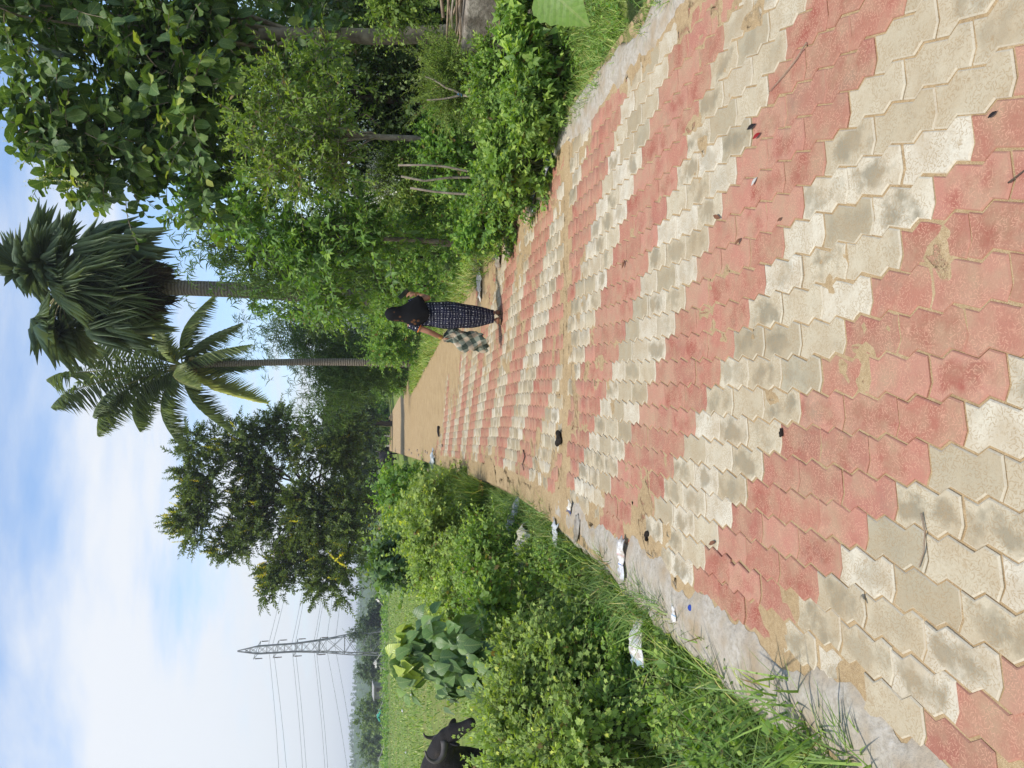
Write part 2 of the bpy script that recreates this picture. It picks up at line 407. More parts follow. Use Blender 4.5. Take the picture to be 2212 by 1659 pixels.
# ---- paver materials
def paver_mat(name, stops, dash, src, edge, rim=None):
    t = NT(name); p = t.pos()
    if src == 'obj':
        r = t.n('ShaderNodeObjectInfo').outputs['Random']; sl_ = t.n('ShaderNodeSeparateXYZ'); t.l(t.obj(), sl_.inputs[0])
        lx = t.math('DIVIDE', sl_.outputs[0], PW); ly = t.math('DIVIDE', sl_.outputs[1], PL)
    else:
        a = t.n('ShaderNodeAttribute'); a.attribute_name = 'rnd'; r = a.outputs['Fac']
        a = t.n('ShaderNodeAttribute'); a.attribute_name = 'across'; lx = a.outputs['Fac']; a = t.n('ShaderNodeAttribute'); a.attribute_name = 'along'; ly = a.outputs['Fac']
    rad2 = t.math('MULTIPLY', t.math('ADD', t.math('MULTIPLY', lx, lx), t.math('MULTIPLY', ly, ly)), 4.0)
    base = t.ramp(r, stops)
    # blotchy weathering
    n1 = t.noise(p, 7.5, 5, .6); n2 = t.noise(p, 34, 5, .65); n3 = t.noise(p, 240, 2)
    off = t.n('ShaderNodeVectorMath', operation='ADD'); t.l(p, off.inputs[0]); cmb_ = t.n('ShaderNodeCombineXYZ'); t.l(t.math('MULTIPLY', r, 37.0), cmb_.inputs[0]); t.l(t.math('MULTIPLY', r, 71.0), cmb_.inputs[1]); t.l(cmb_.outputs[0], off.inputs[1])
    nst = t.noise(off.outputs[0], 9.0, 5, .6)
    stain = t.ramp(t.math('ADD', nst, t.math('MULTIPLY', t.math('SUBTRACT', .62, rad2), .16)), [(.46, 0.0), (.62, 1.0)]); stain = t.math('MULTIPLY', stain, t.ramp(t.math('FRACT', t.math('MULTIPLY', r, 13.7)), [(.25, .08), (.75, 1.0)]))
    base = t.mix(t.math('MULTIPLY', stain, edge[0]), base, edge[1])
    base = t.mix(t.math('MULTIPLY', t.ramp(n1, [(.42, 0.0), (.68, 1.0)]), .55), base, (.38, .29, .175))
    base = t.mix(t.math('MULTIPLY', t.ramp(t.noise(p, 1.6, 5, .65), [(.45, 0.0), (.68, 1.0)]), .40), base, (.36, .275, .165))
    base = t.mix(t.math('MULTIPLY', t.ramp(t.noise(p, 2.7, 6, .7), [(.56, 0.0), (.70, 1.0)]), .35), base, (.20, .175, .125))
    base = t.mix(t.math('MULTIPLY', t.ramp(t.noise(off.outputs[0], 22, 6, .75), [(.58, 0.0), (.66, 1.0)]), .5), base, dash)
    base = t.mix(t.ramp(n3, [(.2, .28), (.5, 0.0)]), base, (.16, .11, .07))
    base = t.mix(t.ramp(t.noise(p, 120, 4, .7), [(.55, 0.0), (.75, .5)]), base, dash)
    # worm-like moulded marks
    vo = t.n('ShaderNodeTexVoronoi'); vo.voronoi_dimensions = '2D'; vo.inputs['Scale'].default_value = 88; t.l(p, vo.inputs['Vector'])
    sc_ = t.n('ShaderNodeVectorMath', operation='SCALE'); t.l(p, sc_.inputs[0]); sc_.inputs['Scale'].default_value = 88
    ps = t.n('ShaderNodeVectorMath', operation='SCALE'); t.l(vo.outputs['Position'], ps.inputs[0]); ps.inputs['Scale'].default_value = 88
    df = t.n('ShaderNodeVectorMath', operation='SUBTRACT'); t.l(sc_.outputs[0], df.inputs[0]); t.l(ps.outputs[0], df.inputs[1])
    rot = t.n('ShaderNodeVectorRotate', rotation_type='Z_AXIS'); t.l(df.outputs[0], rot.inputs['Vector'])
    sc = t.n('ShaderNodeSeparateColor'); t.l(vo.outputs['Color'], sc.inputs[0]); t.l(t.math('MULTIPLY', sc.outputs[0], 6.28), rot.inputs['Angle'])
    sx_ = t.n('ShaderNodeSeparateXYZ'); t.l(rot.outputs[0], sx_.inputs[0])
    m = t.math('MULTIPLY', t.math('LESS_THAN', t.math('ABSOLUTE', sx_.outputs[0]), .5), t.math('LESS_THAN', t.math('ABSOLUTE', sx_.outputs[1]), .13))
    keep = t.math('MULTIPLY', m, t.ramp(t.noise(off.outputs[0], 14, 3), [(.40, 0.0), (.52, 1.0)]))
    base = t.mix(t.math('MULTIPLY', keep, .55), base, dash)
    h = t.math('ADD', t.math('MULTIPLY', n2, .6), t.math('MULTIPLY', keep, -.35))
    if rim is not None: base = t.mix(.45, base, rim)
    return t.done(t.pbr(base, .86, .2, t.bump(h, .55, .004)))
CREAM = [(0, (.45, .385, .265)), (.3, (.53, .465, .335)), (.58, (.61, .56, .445)), (.8, (.43, .365, .25)), (.92, (.36, .31, .21)), (1, (.38, .335, .235))]
RED = [(0, (.335, .135, .092)), (.35, (.385, .165, .112)), (.65, (.43, .20, .143)), (.85, (.30, .11, .078)), (1, (.41, .185, .128))]
mats = {}
for s_ in ('obj', 'att'):
    mats['C', s_] = paver_mat('paver_cream_rim_'+s_, CREAM, (.33, .23, .12), s_, (.2, (.27, .235, .155)), (.60, .545, .43))
    mats['R', s_] = paver_mat('paver_red_rim_'+s_, RED, (.56, .30, .20), s_, (.2, (.33, .085, .058)), (.42, .205, .15))
    mats['c', s_] = paver_mat('paver_cream_'+s_, CREAM, (.33, .23, .12), s_, (.85, (.215, .19, .13)))
    mats['r', s_] = paver_mat('paver_red_'+s_, RED, (.56, .30, .20), s_, (.75, (.27, .070, .048)))
def paver_outline(inset, y_in):
    a = .0130; hw = PW/2-inset; hl = PL/2-y_in
    ys = [-.5, -.318, -.182, .182, .318, .5]; sv = [0, 1, -1, 1, -1, 0]
    R_ = [(hw+a*s, y*2*hl) for y, s in zip(ys, sv)]
    L_ = [(-hw+a*s, y*2*hl) for y, s in zip(ys, sv)]
    return R_+[(-.018, hl-.014)]+L_[::-1]+[(-.018, -hl-.014)]
def paver_geo():
    o0 = paver_outline(.0034, .0034); o1 = paver_outline(.0078, .0078); n = len(o0)
    V = [(x, y, -.04) for x, y in o0]+[(x, y, -.0045) for x, y in o0]+[(x, y, 0) for x, y in o1]
    F = [(i, (i+1) % n, n+(i+1) % n, n+i) for i in range(n)]+[(n+i, n+(i+1) % n, 2*n+(i+1) % n, 2*n+i) for i in range(n)]
    # top as a strip of quads between the two sides
    top = 2*n; R_ = list(range(6)); L_ = [12, 11, 10, 9, 8, 7]
    for i in range(4): F.append((top+R_[i], top+R_[i+1], top+L_[i+1], top+L_[i]))
    F += [(top+4, top+5, top+6), (top+4, top+6, top+7, top+8), (top+12, top+13, top+0)]
    return V, F
PV, PF = paver_geo()
pm = {}
for k in 'cr':
    me = bpy.data.meshes.new('paver'); me.from_pydata(PV, [], PF); me.update(); me.materials.append(mats[k, 'obj']); me.materials.append(mats[k.upper(), 'obj']); pm[k] = me
    for q in me.polygons: q.material_index = 1 if 14 <= q.index < 28 else 0
t = NT('bedding'); bedm = t.done(t.pbr(t.ramp(t.noise(t.pos(), 40, 4), [(.3, (.20, .14, .08)), (.7, (.32, .23, .13))]), .95, .1))
ys_ = axis([(.2, 30, 1.0), (30, 92, 4)]); V = []; F = []
for i, y in enumerate(ys_):
    b = float(bend(y)); V += [(-1.42+b, y, -.045), (2.12+b, y, -.045)]
for i in range(len(ys_)-1): F.append((2*i, 2*i+1, 2*i+3, 2*i+2))
road = tag(mesh_np('road', V, F, bedm), 'village lane paved with red and cream interlocking blocks', kind='structure')
cells = []
YS = 0.6
for i in range(-9, 14):
    x = i*PW+.117
    for j in range(-20, 130):
        y = j*PL-i*PL/2+.839
        if y < YS or y > 27: continue
        if 5.98 < y < 6.20: continue
        col = 'c' if math.floor((j+.5)/3) % 2 == 0 else 'r'
        cells.append((x, y, col))
def inview(x, y):
    v = Vector((x, y, -EYE)); d = v.dot(fwd); 
    return d > .1 and abs(v.dot(rgt)/d*1597) < 900 and abs(-v.dot(upv)/d*1597) < 1190
vis = sorted([c for c in cells if inview(c[0]+float(bend(c[1])), c[1])], key=lambda c: c[0]**2+c[1]**2)
single = set(vis[:300]); BV = {'c': [], 'r': []}; BR = {'c': [], 'r': []}
PVn = np.array(PV)
for c in cells:
    x, y, k = c; b = float(bend(y)); sl_ = -(float(bend(y+.1))-float(bend(y-.1)))/.2
    edge = 1.0+2.0*(x < -.9)
    rx, ry, rz = rng.normal(0, .006*edge), rng.normal(0, .006*edge), sl_+rng.normal(0, .006*edge); dz = rng.normal(0, .0012*edge)+ -.012*max(0, (-1.0-x)/.4)
    xx = x+b+rng.normal(0, .0012*edge); yy = y+rng.normal(0, .0018*edge)
    if c in single:
        o = bpy.data.objects.new('paver', pm[k]); o.location = (xx, yy, dz); o.rotation_euler = (rx, ry, rz); link(o, road)
    else:
        q = PVn.copy(); q = np.stack([q[:, 0]*math.cos(rz)-q[:, 1]*math.sin(rz), q[:, 0]*math.sin(rz)+q[:, 1]*math.cos(rz), q[:, 2]+q[:, 0]*-ry+q[:, 1]*rx], 1)
        BV[k].append(q+np.array((xx, yy, dz))); BR[k].append(rng.uniform())
for k, nm in (('c', 'cream_pavers'), ('r', 'red_pavers')):
    n = len(BV[k]); V = np.concatenate(BV[k]); nv = len(PV)
    f3 = np.array([q for f in PF for q in ([f] if len(f) == 3 else [(f[0], f[1], f[2]), (f[0], f[2], f[3])])])
    F = (f3[None]+(np.arange(n)*nv)[:, None, None]).reshape(-1, 3)
    lc = np.tile(PVn[:, :2]/np.array((PW, PL)), (n, 1)); o = mesh_np(nm, V, F, mats[k, 'att'], road, np.concatenate([np.repeat(BR[k], nv)[:, None], lc], 1)); tag(o, kind='stuff'); o.data.materials.append(mats[k.upper(), 'att'])
    mi = np.zeros(len(f3), dtype=np.int32); mi[28:56] = 1; o.data.polygons.foreach_set('material_index', np.tile(mi, n))
# ---- sand lying in the joints, in drifts over the pavers, and over the whole far end of the lane
def sand_h(x, y):
    m = fbm(x, y, 1.25, 3, 21)*.50+fbm(x, y, 7.5, 4, 5)*.5
    h = -.0046+np.clip(m-.59, -.04, .2)*.055+(fbm(x, y, 26, 2, 6)-.5)*.0035
    h = h+.010*sstep(5.99, 6.03, y)*(1-sstep(6.16, 6.22, y))
    s = y-(11.0+(1.2-x)*2.35)+(fbm(x, y, .9, 3, 9)-.5)*5+(fbm(x, y, 7, 2, 12)-.5)*2.5
    h = h+.018*sstep(-2.6, 3.2, s)
    # dirt creeping in from both edges
    xr = x-bend(y)
    h = h+.010*sstep(-.95, -1.45, xr+(fbm(x, y, 2.2, 3, 31)-.5)*.7)*sstep(4.3, 5.8, y)*1.3+.008*sstep(1.5, 2.1, xr+(fbm(x, y, 2.0, 3, 33)-.5)*.8)
    return h
t = NT('sand'); p = t.pos(); a_ = t.noise(p, 3.0, 4); b_ = t.noise(p, 420, 2); c_ = t.noise(p, 45, 4)
col = t.ramp(t.math('ADD', t.math('MULTIPLY', a_, .45), t.math('MULTIPLY', c_, .55)), [(.32, (.30, .205, .105)), (.52, (.42, .30, .16)), (.72, (.50, .375, .22))])
col = t.mix(t.ramp(b_, [(.35, .6), (.5, 0.0)]), col, (.15, .10, .055)); col = t.mix(t.ramp(b_, [(.58, 0.0), (.72, .6)]), col, (.62, .53, .40))
cov = t.n('ShaderNodeAttribute'); cov.attribute_name = 'rnd'; gr = t.math('ADD', t.math('MULTIPLY', t.noise(p, 900, 2), .55), t.math('MULTIPLY', t.noise(p, 130, 3, .7), .45))
tp = t.n('ShaderNodeBsdfTransparent'); mxs = t.n('ShaderNodeMixShader'); t.l(t.math('GREATER_THAN', t.math('ADD', cov.outputs['Fac'], .18), t.math('MULTIPLY_ADD', t.math('SUBTRACT', gr, .5), 2.4, .6)), mxs.inputs[0]); t.l(tp.outputs[0], mxs.inputs[1]); t.l(t.pbr(col, .95, .1, t.bump(t.math('ADD', b_, c_), .5, .004)), mxs.inputs[2])
sandm = t.done(mxs.outputs[0])
def strip_grid(name, u, v, fx, hz_, mat, parent=None):
    U, Vv = np.meshgrid(u, v); x = fx(U, Vv); z = hz_(x, Vv); nu, nv = len(u), len(v); cv = np.where(z < .0004, 2.0, np.clip((z+.0006)/.0075, 0, 1)*1.25).ravel()
    i = np.arange(nv-1)[:, None]*nu+np.arange(nu-1)[None]
    return mesh_np(name, np.stack([x, Vv, z], -1).reshape(-1, 3), np.stack([i, i+1, i+1+nu, i+nu], -1).reshape(-1, 4), mat, parent, cv, smooth=True)
vy = axis([(.3, 9, .028), (9, 16, .05), (16, 30, .12), (30, 92, 1.0)])
ux = np.linspace(-1.38, 2.2, 126)
def fxs(U, Vv): return U+bend(Vv)
sand = tag(strip_grid('sand', ux, vy, fxs, sand_h, sandm), 'tan sand drifted over the paving', kind='stuff')
# ---- mortar haunching along both edges
t = NT('haunch_concrete'); p = t.pos(); n1 = t.noise(p, 5, 6, .65); n2 = t.noise(p, 40, 5, .7); n3 = t.noise(p, 2.0, 4)
col = t.ramp(n2, [(.3, (.30, .255, .195)), (.55, (.43, .385, .315)), (.75, (.51, .47, .41))])
col = t.mix(t.ramp(n1, [(.48, 0.0), (.66, .75)]), col, (.33, .24, .14)); col = t.mix(t.ramp(n3, [(.55, 0.0), (.68, .35)]), col, (.44, .37, .31))
hm = t.done(t.pbr(col, .9, .15, t.bump(t.math('ADD', n1, n2), .6, .012)))
def haunch(name, xin, xout, y0, y1, seed, label, hin):
    vv = np.arange(y0, y1, .025); uu = np.linspace(0, 1, 9)
    def fx(U, Vv):
        a = xin+(fbm(Vv, Vv*0, 3.0, 4, seed)-.5)*hin+(fbm(Vv, Vv*0+3, 14, 2, seed+9)-.5)*.09; b = xout+(fbm(Vv, Vv*0+7, 1.6, 4, seed+3)-.5)*.22+(fbm(Vv, Vv*0+5, 9, 3, seed+6)-.5)*.07
        return a+(b-a)*np.clip(U/.86, 0, 1)+bend(Vv)
    nu = len(uu); U, Vv = np.meshgrid(uu, vv); x = fx(U, Vv)
    z = .0045-.010*(U < .05)+.012*np.sin(U*3.0)*(.4+fbm(Vv*0+U*3, Vv, 1.7, 3, seed))-np.where(U > .93, .17, np.where(U > .85, .02, 0))
    if name.startswith('mortar_edge_l'): z = z-.022*sstep(.2, .8, U)
    i = np.arange(len(vv)-1)[:, None]*nu+np.arange(nu-1)[None]
    o = mesh_np(name, np.stack([x, Vv, z], -1).reshape(-1, 3), np.stack([i, i+1, i+1+nu, i+nu], -1).reshape(-1, 4), hm)
    return tag(o, label, kind='structure')
haunch('mortar_edge_left', -1.14, -1.46, .3, 6.4, 41, 'pale mortar edging along the left side of the lane', .30)
haunch('mortar_edge_right', 1.88, 2.16, .3, 14, 47, 'rough grey mortar edging along the grassy right side', .14)

# ================================================================== vegetation
LM = {}
LM['teak'] = leafmat('leaf_teak', [(0, (.030, .056, .020)), (.5, (.055, .095, .030)), (.85, (.10, .15, .040)), (1, (.21, .23, .055))], .26, .5, .35)
LM['oval'] = leafmat('leaf_oval', [(0, (.055, .095, .022)), (.6, (.12, .18, .036)), (1, (.23, .28, .055))], .32, dead=True)
LM['point'] = leafmat('leaf_pointed', [(0, (.038, .085, .022)), (.6, (.085, .165, .036)), (1, (.19, .28, .05))], .32)
LM['bamboo'] = leafmat('leaf_bamboo', [(0, (.030, .065, .020)), (.6, (.060, .110, .030)), (1, (.13, .18, .05))], .28)
LM['hedge'] = leafmat('leaf_creeper', [(0, (.045, .10, .022)), (.6, (.10, .19, .036)), (1, (.23, .31, .055))], .33, dead=True)
LM['weed'] = leafmat('leaf_weed', [(0, (.055, .11, .025)), (.6, (.13, .21, .04)), (1, (.25, .32, .07))], .33, dead=True)
LM['dull'] = leafmat('leaf_mallow', [(0, (.085, .13, .034)), (.55, (.17, .235, .06)), (.9, (.26, .32, .09)), (1, (.38, .40, .08))], .35, dead=True)
LM['heart'] = leafmat('leaf_heart', [(0, (.035, .070, .024)), (.6, (.075, .13, .04)), (.92, (.12, .19, .045)), (1, (.24, .29, .04))], .25, .38, .45)
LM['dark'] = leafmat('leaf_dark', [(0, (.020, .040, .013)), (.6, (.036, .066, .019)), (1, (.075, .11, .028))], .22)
LM['cassia'] = leafmat('leaf_feathery_tree', [(0, (.034, .058, .018)), (.6, (.065, .095, .026)), (1, (.12, .15, .036))], .26)
LM['far'] = leafmat('leaf_far', [(0, (.045, .075, .026)), (.6, (.085, .13, .04)), (1, (.15, .20, .06))], .25)
LM['palm'] = leafmat('leaf_palm', [(0, (.085, .115, .085)), (.6, (.16, .20, .135)), (1, (.33, .35, .20))], .16, .42, .45, (1.3, 1.4, .8))
LM['palmdry'] = leafmat('leaf_palm_dry', [(0, (.030, .022, .017)), (.6, (.070, .050, .036)), (1, (.16, .125, .085))], .12, .8, .1, (1.2, 1, .7))
LM['coco'] = leafmat('leaf_coconut', [(0, (.075, .10, .05)), (.6, (.16, .19, .085)), (1, (.32, .33, .14))], .26)
LM['cocoyel'] = leafmat('leaf_coconut_yellow', [(0, (.20, .22, .07)), (.6, (.34, .34, .11)), (1, (.46, .40, .15))], .26)
LM['yellow'] = leafmat('flower_yellow', [(0, (.48, .34, .03)), (1, (.80, .60, .06))], .25, .6, .2)
LM['white'] = leafmat('flower_white', [(0, (.55, .55, .42)), (1, (.80, .80, .70))], .25, .6, .2, (1.1, 1.1, 1))
LM['panicle'] = leafmat('flower_panicle', [(0, (.30, .29, .16)), (1, (.52, .50, .32))], .2, .7, .1)
LM['grass'] = leafmat('grass_blade', [(0, (.055, .095, .022)), (.55, (.12, .19, .04)), (.85, (.20, .27, .07)), (1, (.34, .31, .13))], .3, dead=True)
LM['grassb'] = leafmat('grass_blade_dark', [(0, (.038, .072, .020)), (.6, (.082, .14, .034)), (.9, (.16, .21, .058)), (1, (.30, .27, .11))], .3, dead=True)
BK = plain('bark_grey', (.30, .26, .20), (.13, .105, .08), 14, .9, .1, .4)
BKP = plain('bark_pale', (.30, .25, .18), (.13, .10, .075), 9, .9, .1, .4)
BKD = plain('bark_dark', (.12, .09, .065), (.05, .038, .028), 16, .9, .1, .3)
STM = plain('stem_green', (.16, .19, .06), (.09, .10, .035), 20, .7, .2)
t = NT('palm_trunk'); o_ = t.obj(); w = t.n('ShaderNodeTexWave'); w.wave_type = 'BANDS'; w.bands_direction = 'Z'; w.inputs['Scale'].default_value = 3.6; w.inputs['Distortion'].default_value = 4.5; w.inputs['Detail'].default_value = 3
t.l(o_, w.inputs['Vector']); col = t.mix(t.noise(o_, 9, 4), t.ramp(w.outputs[0], [(.1, (.11, .092, .072)), (.5, (.22, .188, .15)), (.9, (.29, .255, .205))]), (.12, .10, .08))
PTR = t.done(t.pbr(col, .9, .1, t.bump(w.outputs[0], .6, .03)))

def leafpart(name, parts, mat, parent):
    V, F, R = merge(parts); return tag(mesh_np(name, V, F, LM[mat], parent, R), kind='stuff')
def stempart(name, Ps, r, mat, parent):
    Vs = []; Fs = []; b = 0
    for P, rr in zip(Ps, r):
        v, f = stems(P, rr); Vs.append(v); Fs.append(f+b); b += len(v)
    return tag(mesh_np(name, np.concatenate(Vs), np.concatenate(Fs), mat, parent), kind='stuff')
def leafobjs(name, parts, nv, mat, parent, limit=300):
    """the leaves nearest the camera as parts of their own, the rest returned"""
    V, F, R = merge(parts); B = V.reshape(-1, nv, 3); nf = len(F)//len(B); Fl = F[:nf]; c = B.mean(1); d = np.linalg.norm(c-np.array((0, 0, EYE)), axis=1)
    sh = (c-np.array((0, 0, EYE))) @ np.array(fwd); iu = np.abs((c @ np.array(rgt))/sh*1597) < 840; iv = np.abs(((c-np.array((0, 0, EYE))) @ np.array(upv))/sh*1597) < 1116
    od = np.argsort(np.where(iu & iv, d, d+1000))[:limit]; keep = np.ones(len(B), bool); keep[od] = False
    for q in od: mesh_np(name, B[q], Fl, LM[mat], parent, R[q*nv:(q+1)*nv])
    n = int(keep.sum())
    if n == 0: return None
    return (B[keep].reshape(-1, 3), (Fl[None]+(np.arange(n)*nv)[:, None, None]).reshape(-1, Fl.shape[1]), R.reshape(len(B), nv, 3)[keep].reshape(-1, 3))
def ellpts(n, c, r, shell=.5, zmin=-1.0):
    d = rdir(n*3); d = d[d[:, 2] > zmin][:n]; rad = (shell+(1-shell)*rng.uniform(0, 1, (len(d), 1)))
    return np.array(c)+d*np.array(r)*rad, d
def limb(a, b, sag=.12, n=6, wob=.05):
    a = np.array(a, float); b = np.array(b, float); ts = np.linspace(0, 1, n); P = a+(b-a)*ts[:, None]
    L = np.linalg.norm(b-a); P[:, 2] += sag*L*np.sin(ts*math.pi); P[1:-1] += rng.normal(0, wob*L*.3, (n-2, 3)); return P
def treelike(name, label, cat, base, trunk_top, r0, blobs, mat, T, ln, wd, S, K, L, bark, droop=.15, ang=55, group=None, seedl=0, flowers=None, upw=.4, trunk=True, opp=False, jit=.25, limbs=7, singles=False, sub_=6):
    """trunk, limbs to the crown lobes, leafy shoots spread through the lobes. blobs: (centre, radii, weight)"""
    base = np.array(base, float); rt = root(name, base, label, cat, group)
    mb = MB()
    if trunk:
        top = np.array(trunk_top, float); tp = limb(base-np.array((0, 0, .15)), top, 0, 7, .03); mb.tube(tp, list(np.linspace(r0*1.25, r0*.7, 7)), 9)
        for c, r, w in blobs:
            for q in range(max(1, int(limbs*w))):
                e, _ = ellpts(1, c, np.array(r)*.75, .3); s = tp[rng.integers(5, 7)]
                mb.tube(limb(s, e[0], .08, 6, .12), list(np.linspace(r0*.34, r0*.07, 6)), 5, False)
        mb.build('trunk', bark, rt, True)
    if sub_:
        nb = []
        for c, r, w in blobs:
            for q in range(sub_):
                e, _ = ellpts(1, c, np.array(r)*.92, .45); nb.append((e[0], np.array(r)*rng.uniform(.26, .50), w*rng.uniform(.5, 1.4)/sub_))
        blobs = nb
    parts = []; Ps = []; W_ = sum(b[2] for b in blobs)
    fl = []
    for c, r, w in blobs:
        n = max(4, int(S*w/W_)); bp, d = ellpts(n, c, r, .35)
        dd = d+np.array((0, 0, upw))+rng.normal(0, .45, (len(bp), 3))
        lv, P = shoots(bp, dd, L*rng.uniform(.6, 1.3, len(bp)), K, T, ln, wd, ang, droop, opp=opp, jit=jit); parts.append(lv); Ps.append(P)
        if flowers:
            fb = bp[rng.uniform(size=len(bp)) < flowers[1]*rng.choice([0, 0, 1, 3])]
            fb = fb[(fb-np.array(c))[:, 2] > -.1*r[2]]; fb = np.array(c)+(fb-np.array(c))*1.25
            if len(fb):
                lv, P2 = shoots(fb, np.tile((0, 0, 1.0), (len(fb), 1))+rng.normal(0, .35, (len(fb), 3)), flowers[2], flowers[3], T_KITE, flowers[4], flowers[4], 70, 0, .2); fl.append(lv)
    if singles:
        rest = leafobjs('leaf', parts, len(T[0]), mat, rt); parts = [rest]
    leafpart('crown', parts, mat, rt)
    stempart('twigs', Ps, [r0*.05+.002]*len(Ps), bark, rt)
    if fl: leafpart('flowers', fl, flowers[0], rt)
    return rt
def bush(name, label, cat, c, r, mat, T, ln, wd, S, K, L, group=None, stem=STM, droop=.2, ang=60, lobes=6, flowers=None, upw=.55, opp=False):
    c = np.array(c, float); r = tuple(q*.74 for q in r); base = np.array((c[0], c[1], float(gz(c[0], c[1]))))
    rt = root(name, base, label, cat, group); parts = []; Ps = []; fl = []
    for q in range(lobes):
        cc = c+rng.uniform(-1, 1, 3)*np.array(r)*np.array((.6, .6, .42)); rr = np.array(r)*rng.uniform(.30, .66)*np.array((1, 1, rng.uniform(.6, 1.25)))
        bp, d = ellpts(max(3, S//lobes), cc, rr, .35); bp[:, 2] = np.maximum(bp[:, 2], base[2]+.03)
        lv, P = shoots(bp, d+np.array((0, 0, upw))+rng.normal(0, .4, (len(bp), 3)), L*rng.uniform(.6, 1.3, len(bp)), K, T, ln, wd, ang, droop, opp=opp); parts.append(lv); Ps.append(P)
        if flowers:
            fb = bp[rng.uniform(size=len(bp)) < flowers[1]]
            if len(fb):
                lv, _ = shoots(fb, np.tile((0, 0, 1.0), (len(fb), 1))+rng.normal(0, .3, (len(fb), 3)), L*1.1, flowers[2], T_KITE, flowers[3], flowers[3], 70, 0, .6); fl.append(lv)
    n = max(4, int(S*.10)); bp, d = ellpts(n, c, np.array(r)*.95, .5); bp[:, 2] = np.maximum(bp[:, 2], base[2]+.05)
    lv, P = shoots(bp, d*.6+np.array((0, 0, .9))+rng.normal(0, .45, (len(bp), 3)), L*rng.uniform(1.2, 2.3, len(bp)), K, T, ln*.9, wd*.9, ang, droop, opp=opp); parts.append(lv); Ps.append(P)
    n = max(8, int(S*.4)); a_ = rng.uniform(0, 6.283, n); q_ = np.sqrt(rng.uniform(.1, 1, n))*.9; hh = (c[2]-base[2])
    bp = np.stack([c[0]+np.cos(a_)*q_*r[0], c[1]+np.sin(a_)*q_*r[1], base[2]+rng.uniform(0, .75, n)*hh], 1)
    lv, P = shoots(bp, np.stack([np.cos(a_)*.7, np.sin(a_)*.7, np.full(n, .5)], 1)+rng.normal(0, .4, (n, 3)), L*rng.uniform(.6, 1.2, n), K, T, ln, wd, ang, droop, opp=opp); parts.append(lv); Ps.append(P)
    n = 9; e, _ = ellpts(n, c, np.array(r)*.7, .4); P = np.stack([limb(base+np.array((rng.normal(0, .12*r[0]), rng.normal(0, .12*r[1]), 0)), q, 0, 6, .1) for q in e])
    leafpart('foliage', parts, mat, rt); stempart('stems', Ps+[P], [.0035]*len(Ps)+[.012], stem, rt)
    if fl: leafpart('flowers', fl, flowers[0], rt)
    return rt

# ---- right side: teak, the big leafy tree at the edge of the picture
def PTz(x, y, D): return PT(x, y, D)
tb = PT(960, 62, 11.0)
def blob(x, y, D, r, w=1.0): return (PT(x, y, D), r, w)
treelike('teak_tree', 'tall teak tree with huge dark leaves and pale trunk at the right', 'tree', (tb[0], 11.0, float(gz(tb[0], 11.0))), PT(560, 75, 11.0), .115,
         [blob(70, 30, 11.2, (1.3, 1.4, 1.1)), blob(215, 190, 11, (1.55, 1.5, 1.25), 1.5), blob(230, 10, 11.5, (1.3, 1.4, 1.1)), blob(370, 210, 11, (1.5, 1.4, 1.1), 1.3), blob(460, 330, 10.8, (1.15, 1.1, .8), .9), blob(420, 60, 11.4, (1.4, 1.3, 1.0), 1.0), blob(160, 300, 11.0, (.8, .9, .6), .5), blob(40, -120, 11.5, (1.4, 1.4, 1.3), .8), blob(600, 20, 11.8, (1.2, 1.1, .8), .6), blob(640, 110, 11.4, (.9, .9, .6), .4)],
         'teak', T_TEAK, .225, .175, 1150, 8, .44, BKP, .25, 62, flowers=('panicle', .30, .55, 34, .034), opp=True, singles=True, limbs=2)
# ---- shrubby tree with small oval leaves
sb = PT(950, 305, 8.8)
treelike('shrub_tree', 'light green small-leaved shrub tree on a thin forked brown trunk', 'tree', (sb[0], 8.8, float(gz(sb[0], 8.8))), PT(760, 290, 8.8), .042,
         [blob(590, 260, 8.8, (.62, .6, .5), 1.2), blob(650, 180, 8.9, (.5, .55, .5), .9), blob(690, 330, 8.7, (.62, .55, .45), 1.2), blob(560, 350, 9.0, (.45, .5, .4), .7), blob(720, 230, 8.8, (.5, .5, .35), .7)],
         'oval', T_OVAL, .082, .040, 640, 13, .34, BK, .12, 50, limbs=3)
# ---- sapling with pointed leaves
pb = PT(950, 540, 10.5)
treelike('sapling_tree', 'leafy sapling with bright pointed leaves right of the walking woman', 'tree', (pb[0], 10.5, float(gz(pb[0], 10.5))), PT(700, 500, 10.4), .035,
         [blob(560, 455, 10.2, (.5, .5, .45), .8), blob(640, 480, 10, (.65, .6, .5), 1.2), blob(700, 560, 10.2, (.65, .6, .45), 1.2), blob(760, 480, 9.9, (.6, .6, .4), 1.0), blob(740, 620, 10.6, (.5, .5, .35), .7), blob(820, 520, 9.8, (.6, .5, .3), .7), blob(450, 440, 10.8, (.32, .4, .3), .35)],
         'point', T_POINT, .135, .075, 460, 12, .40, BK, .18, 60, limbs=3, opp=True)
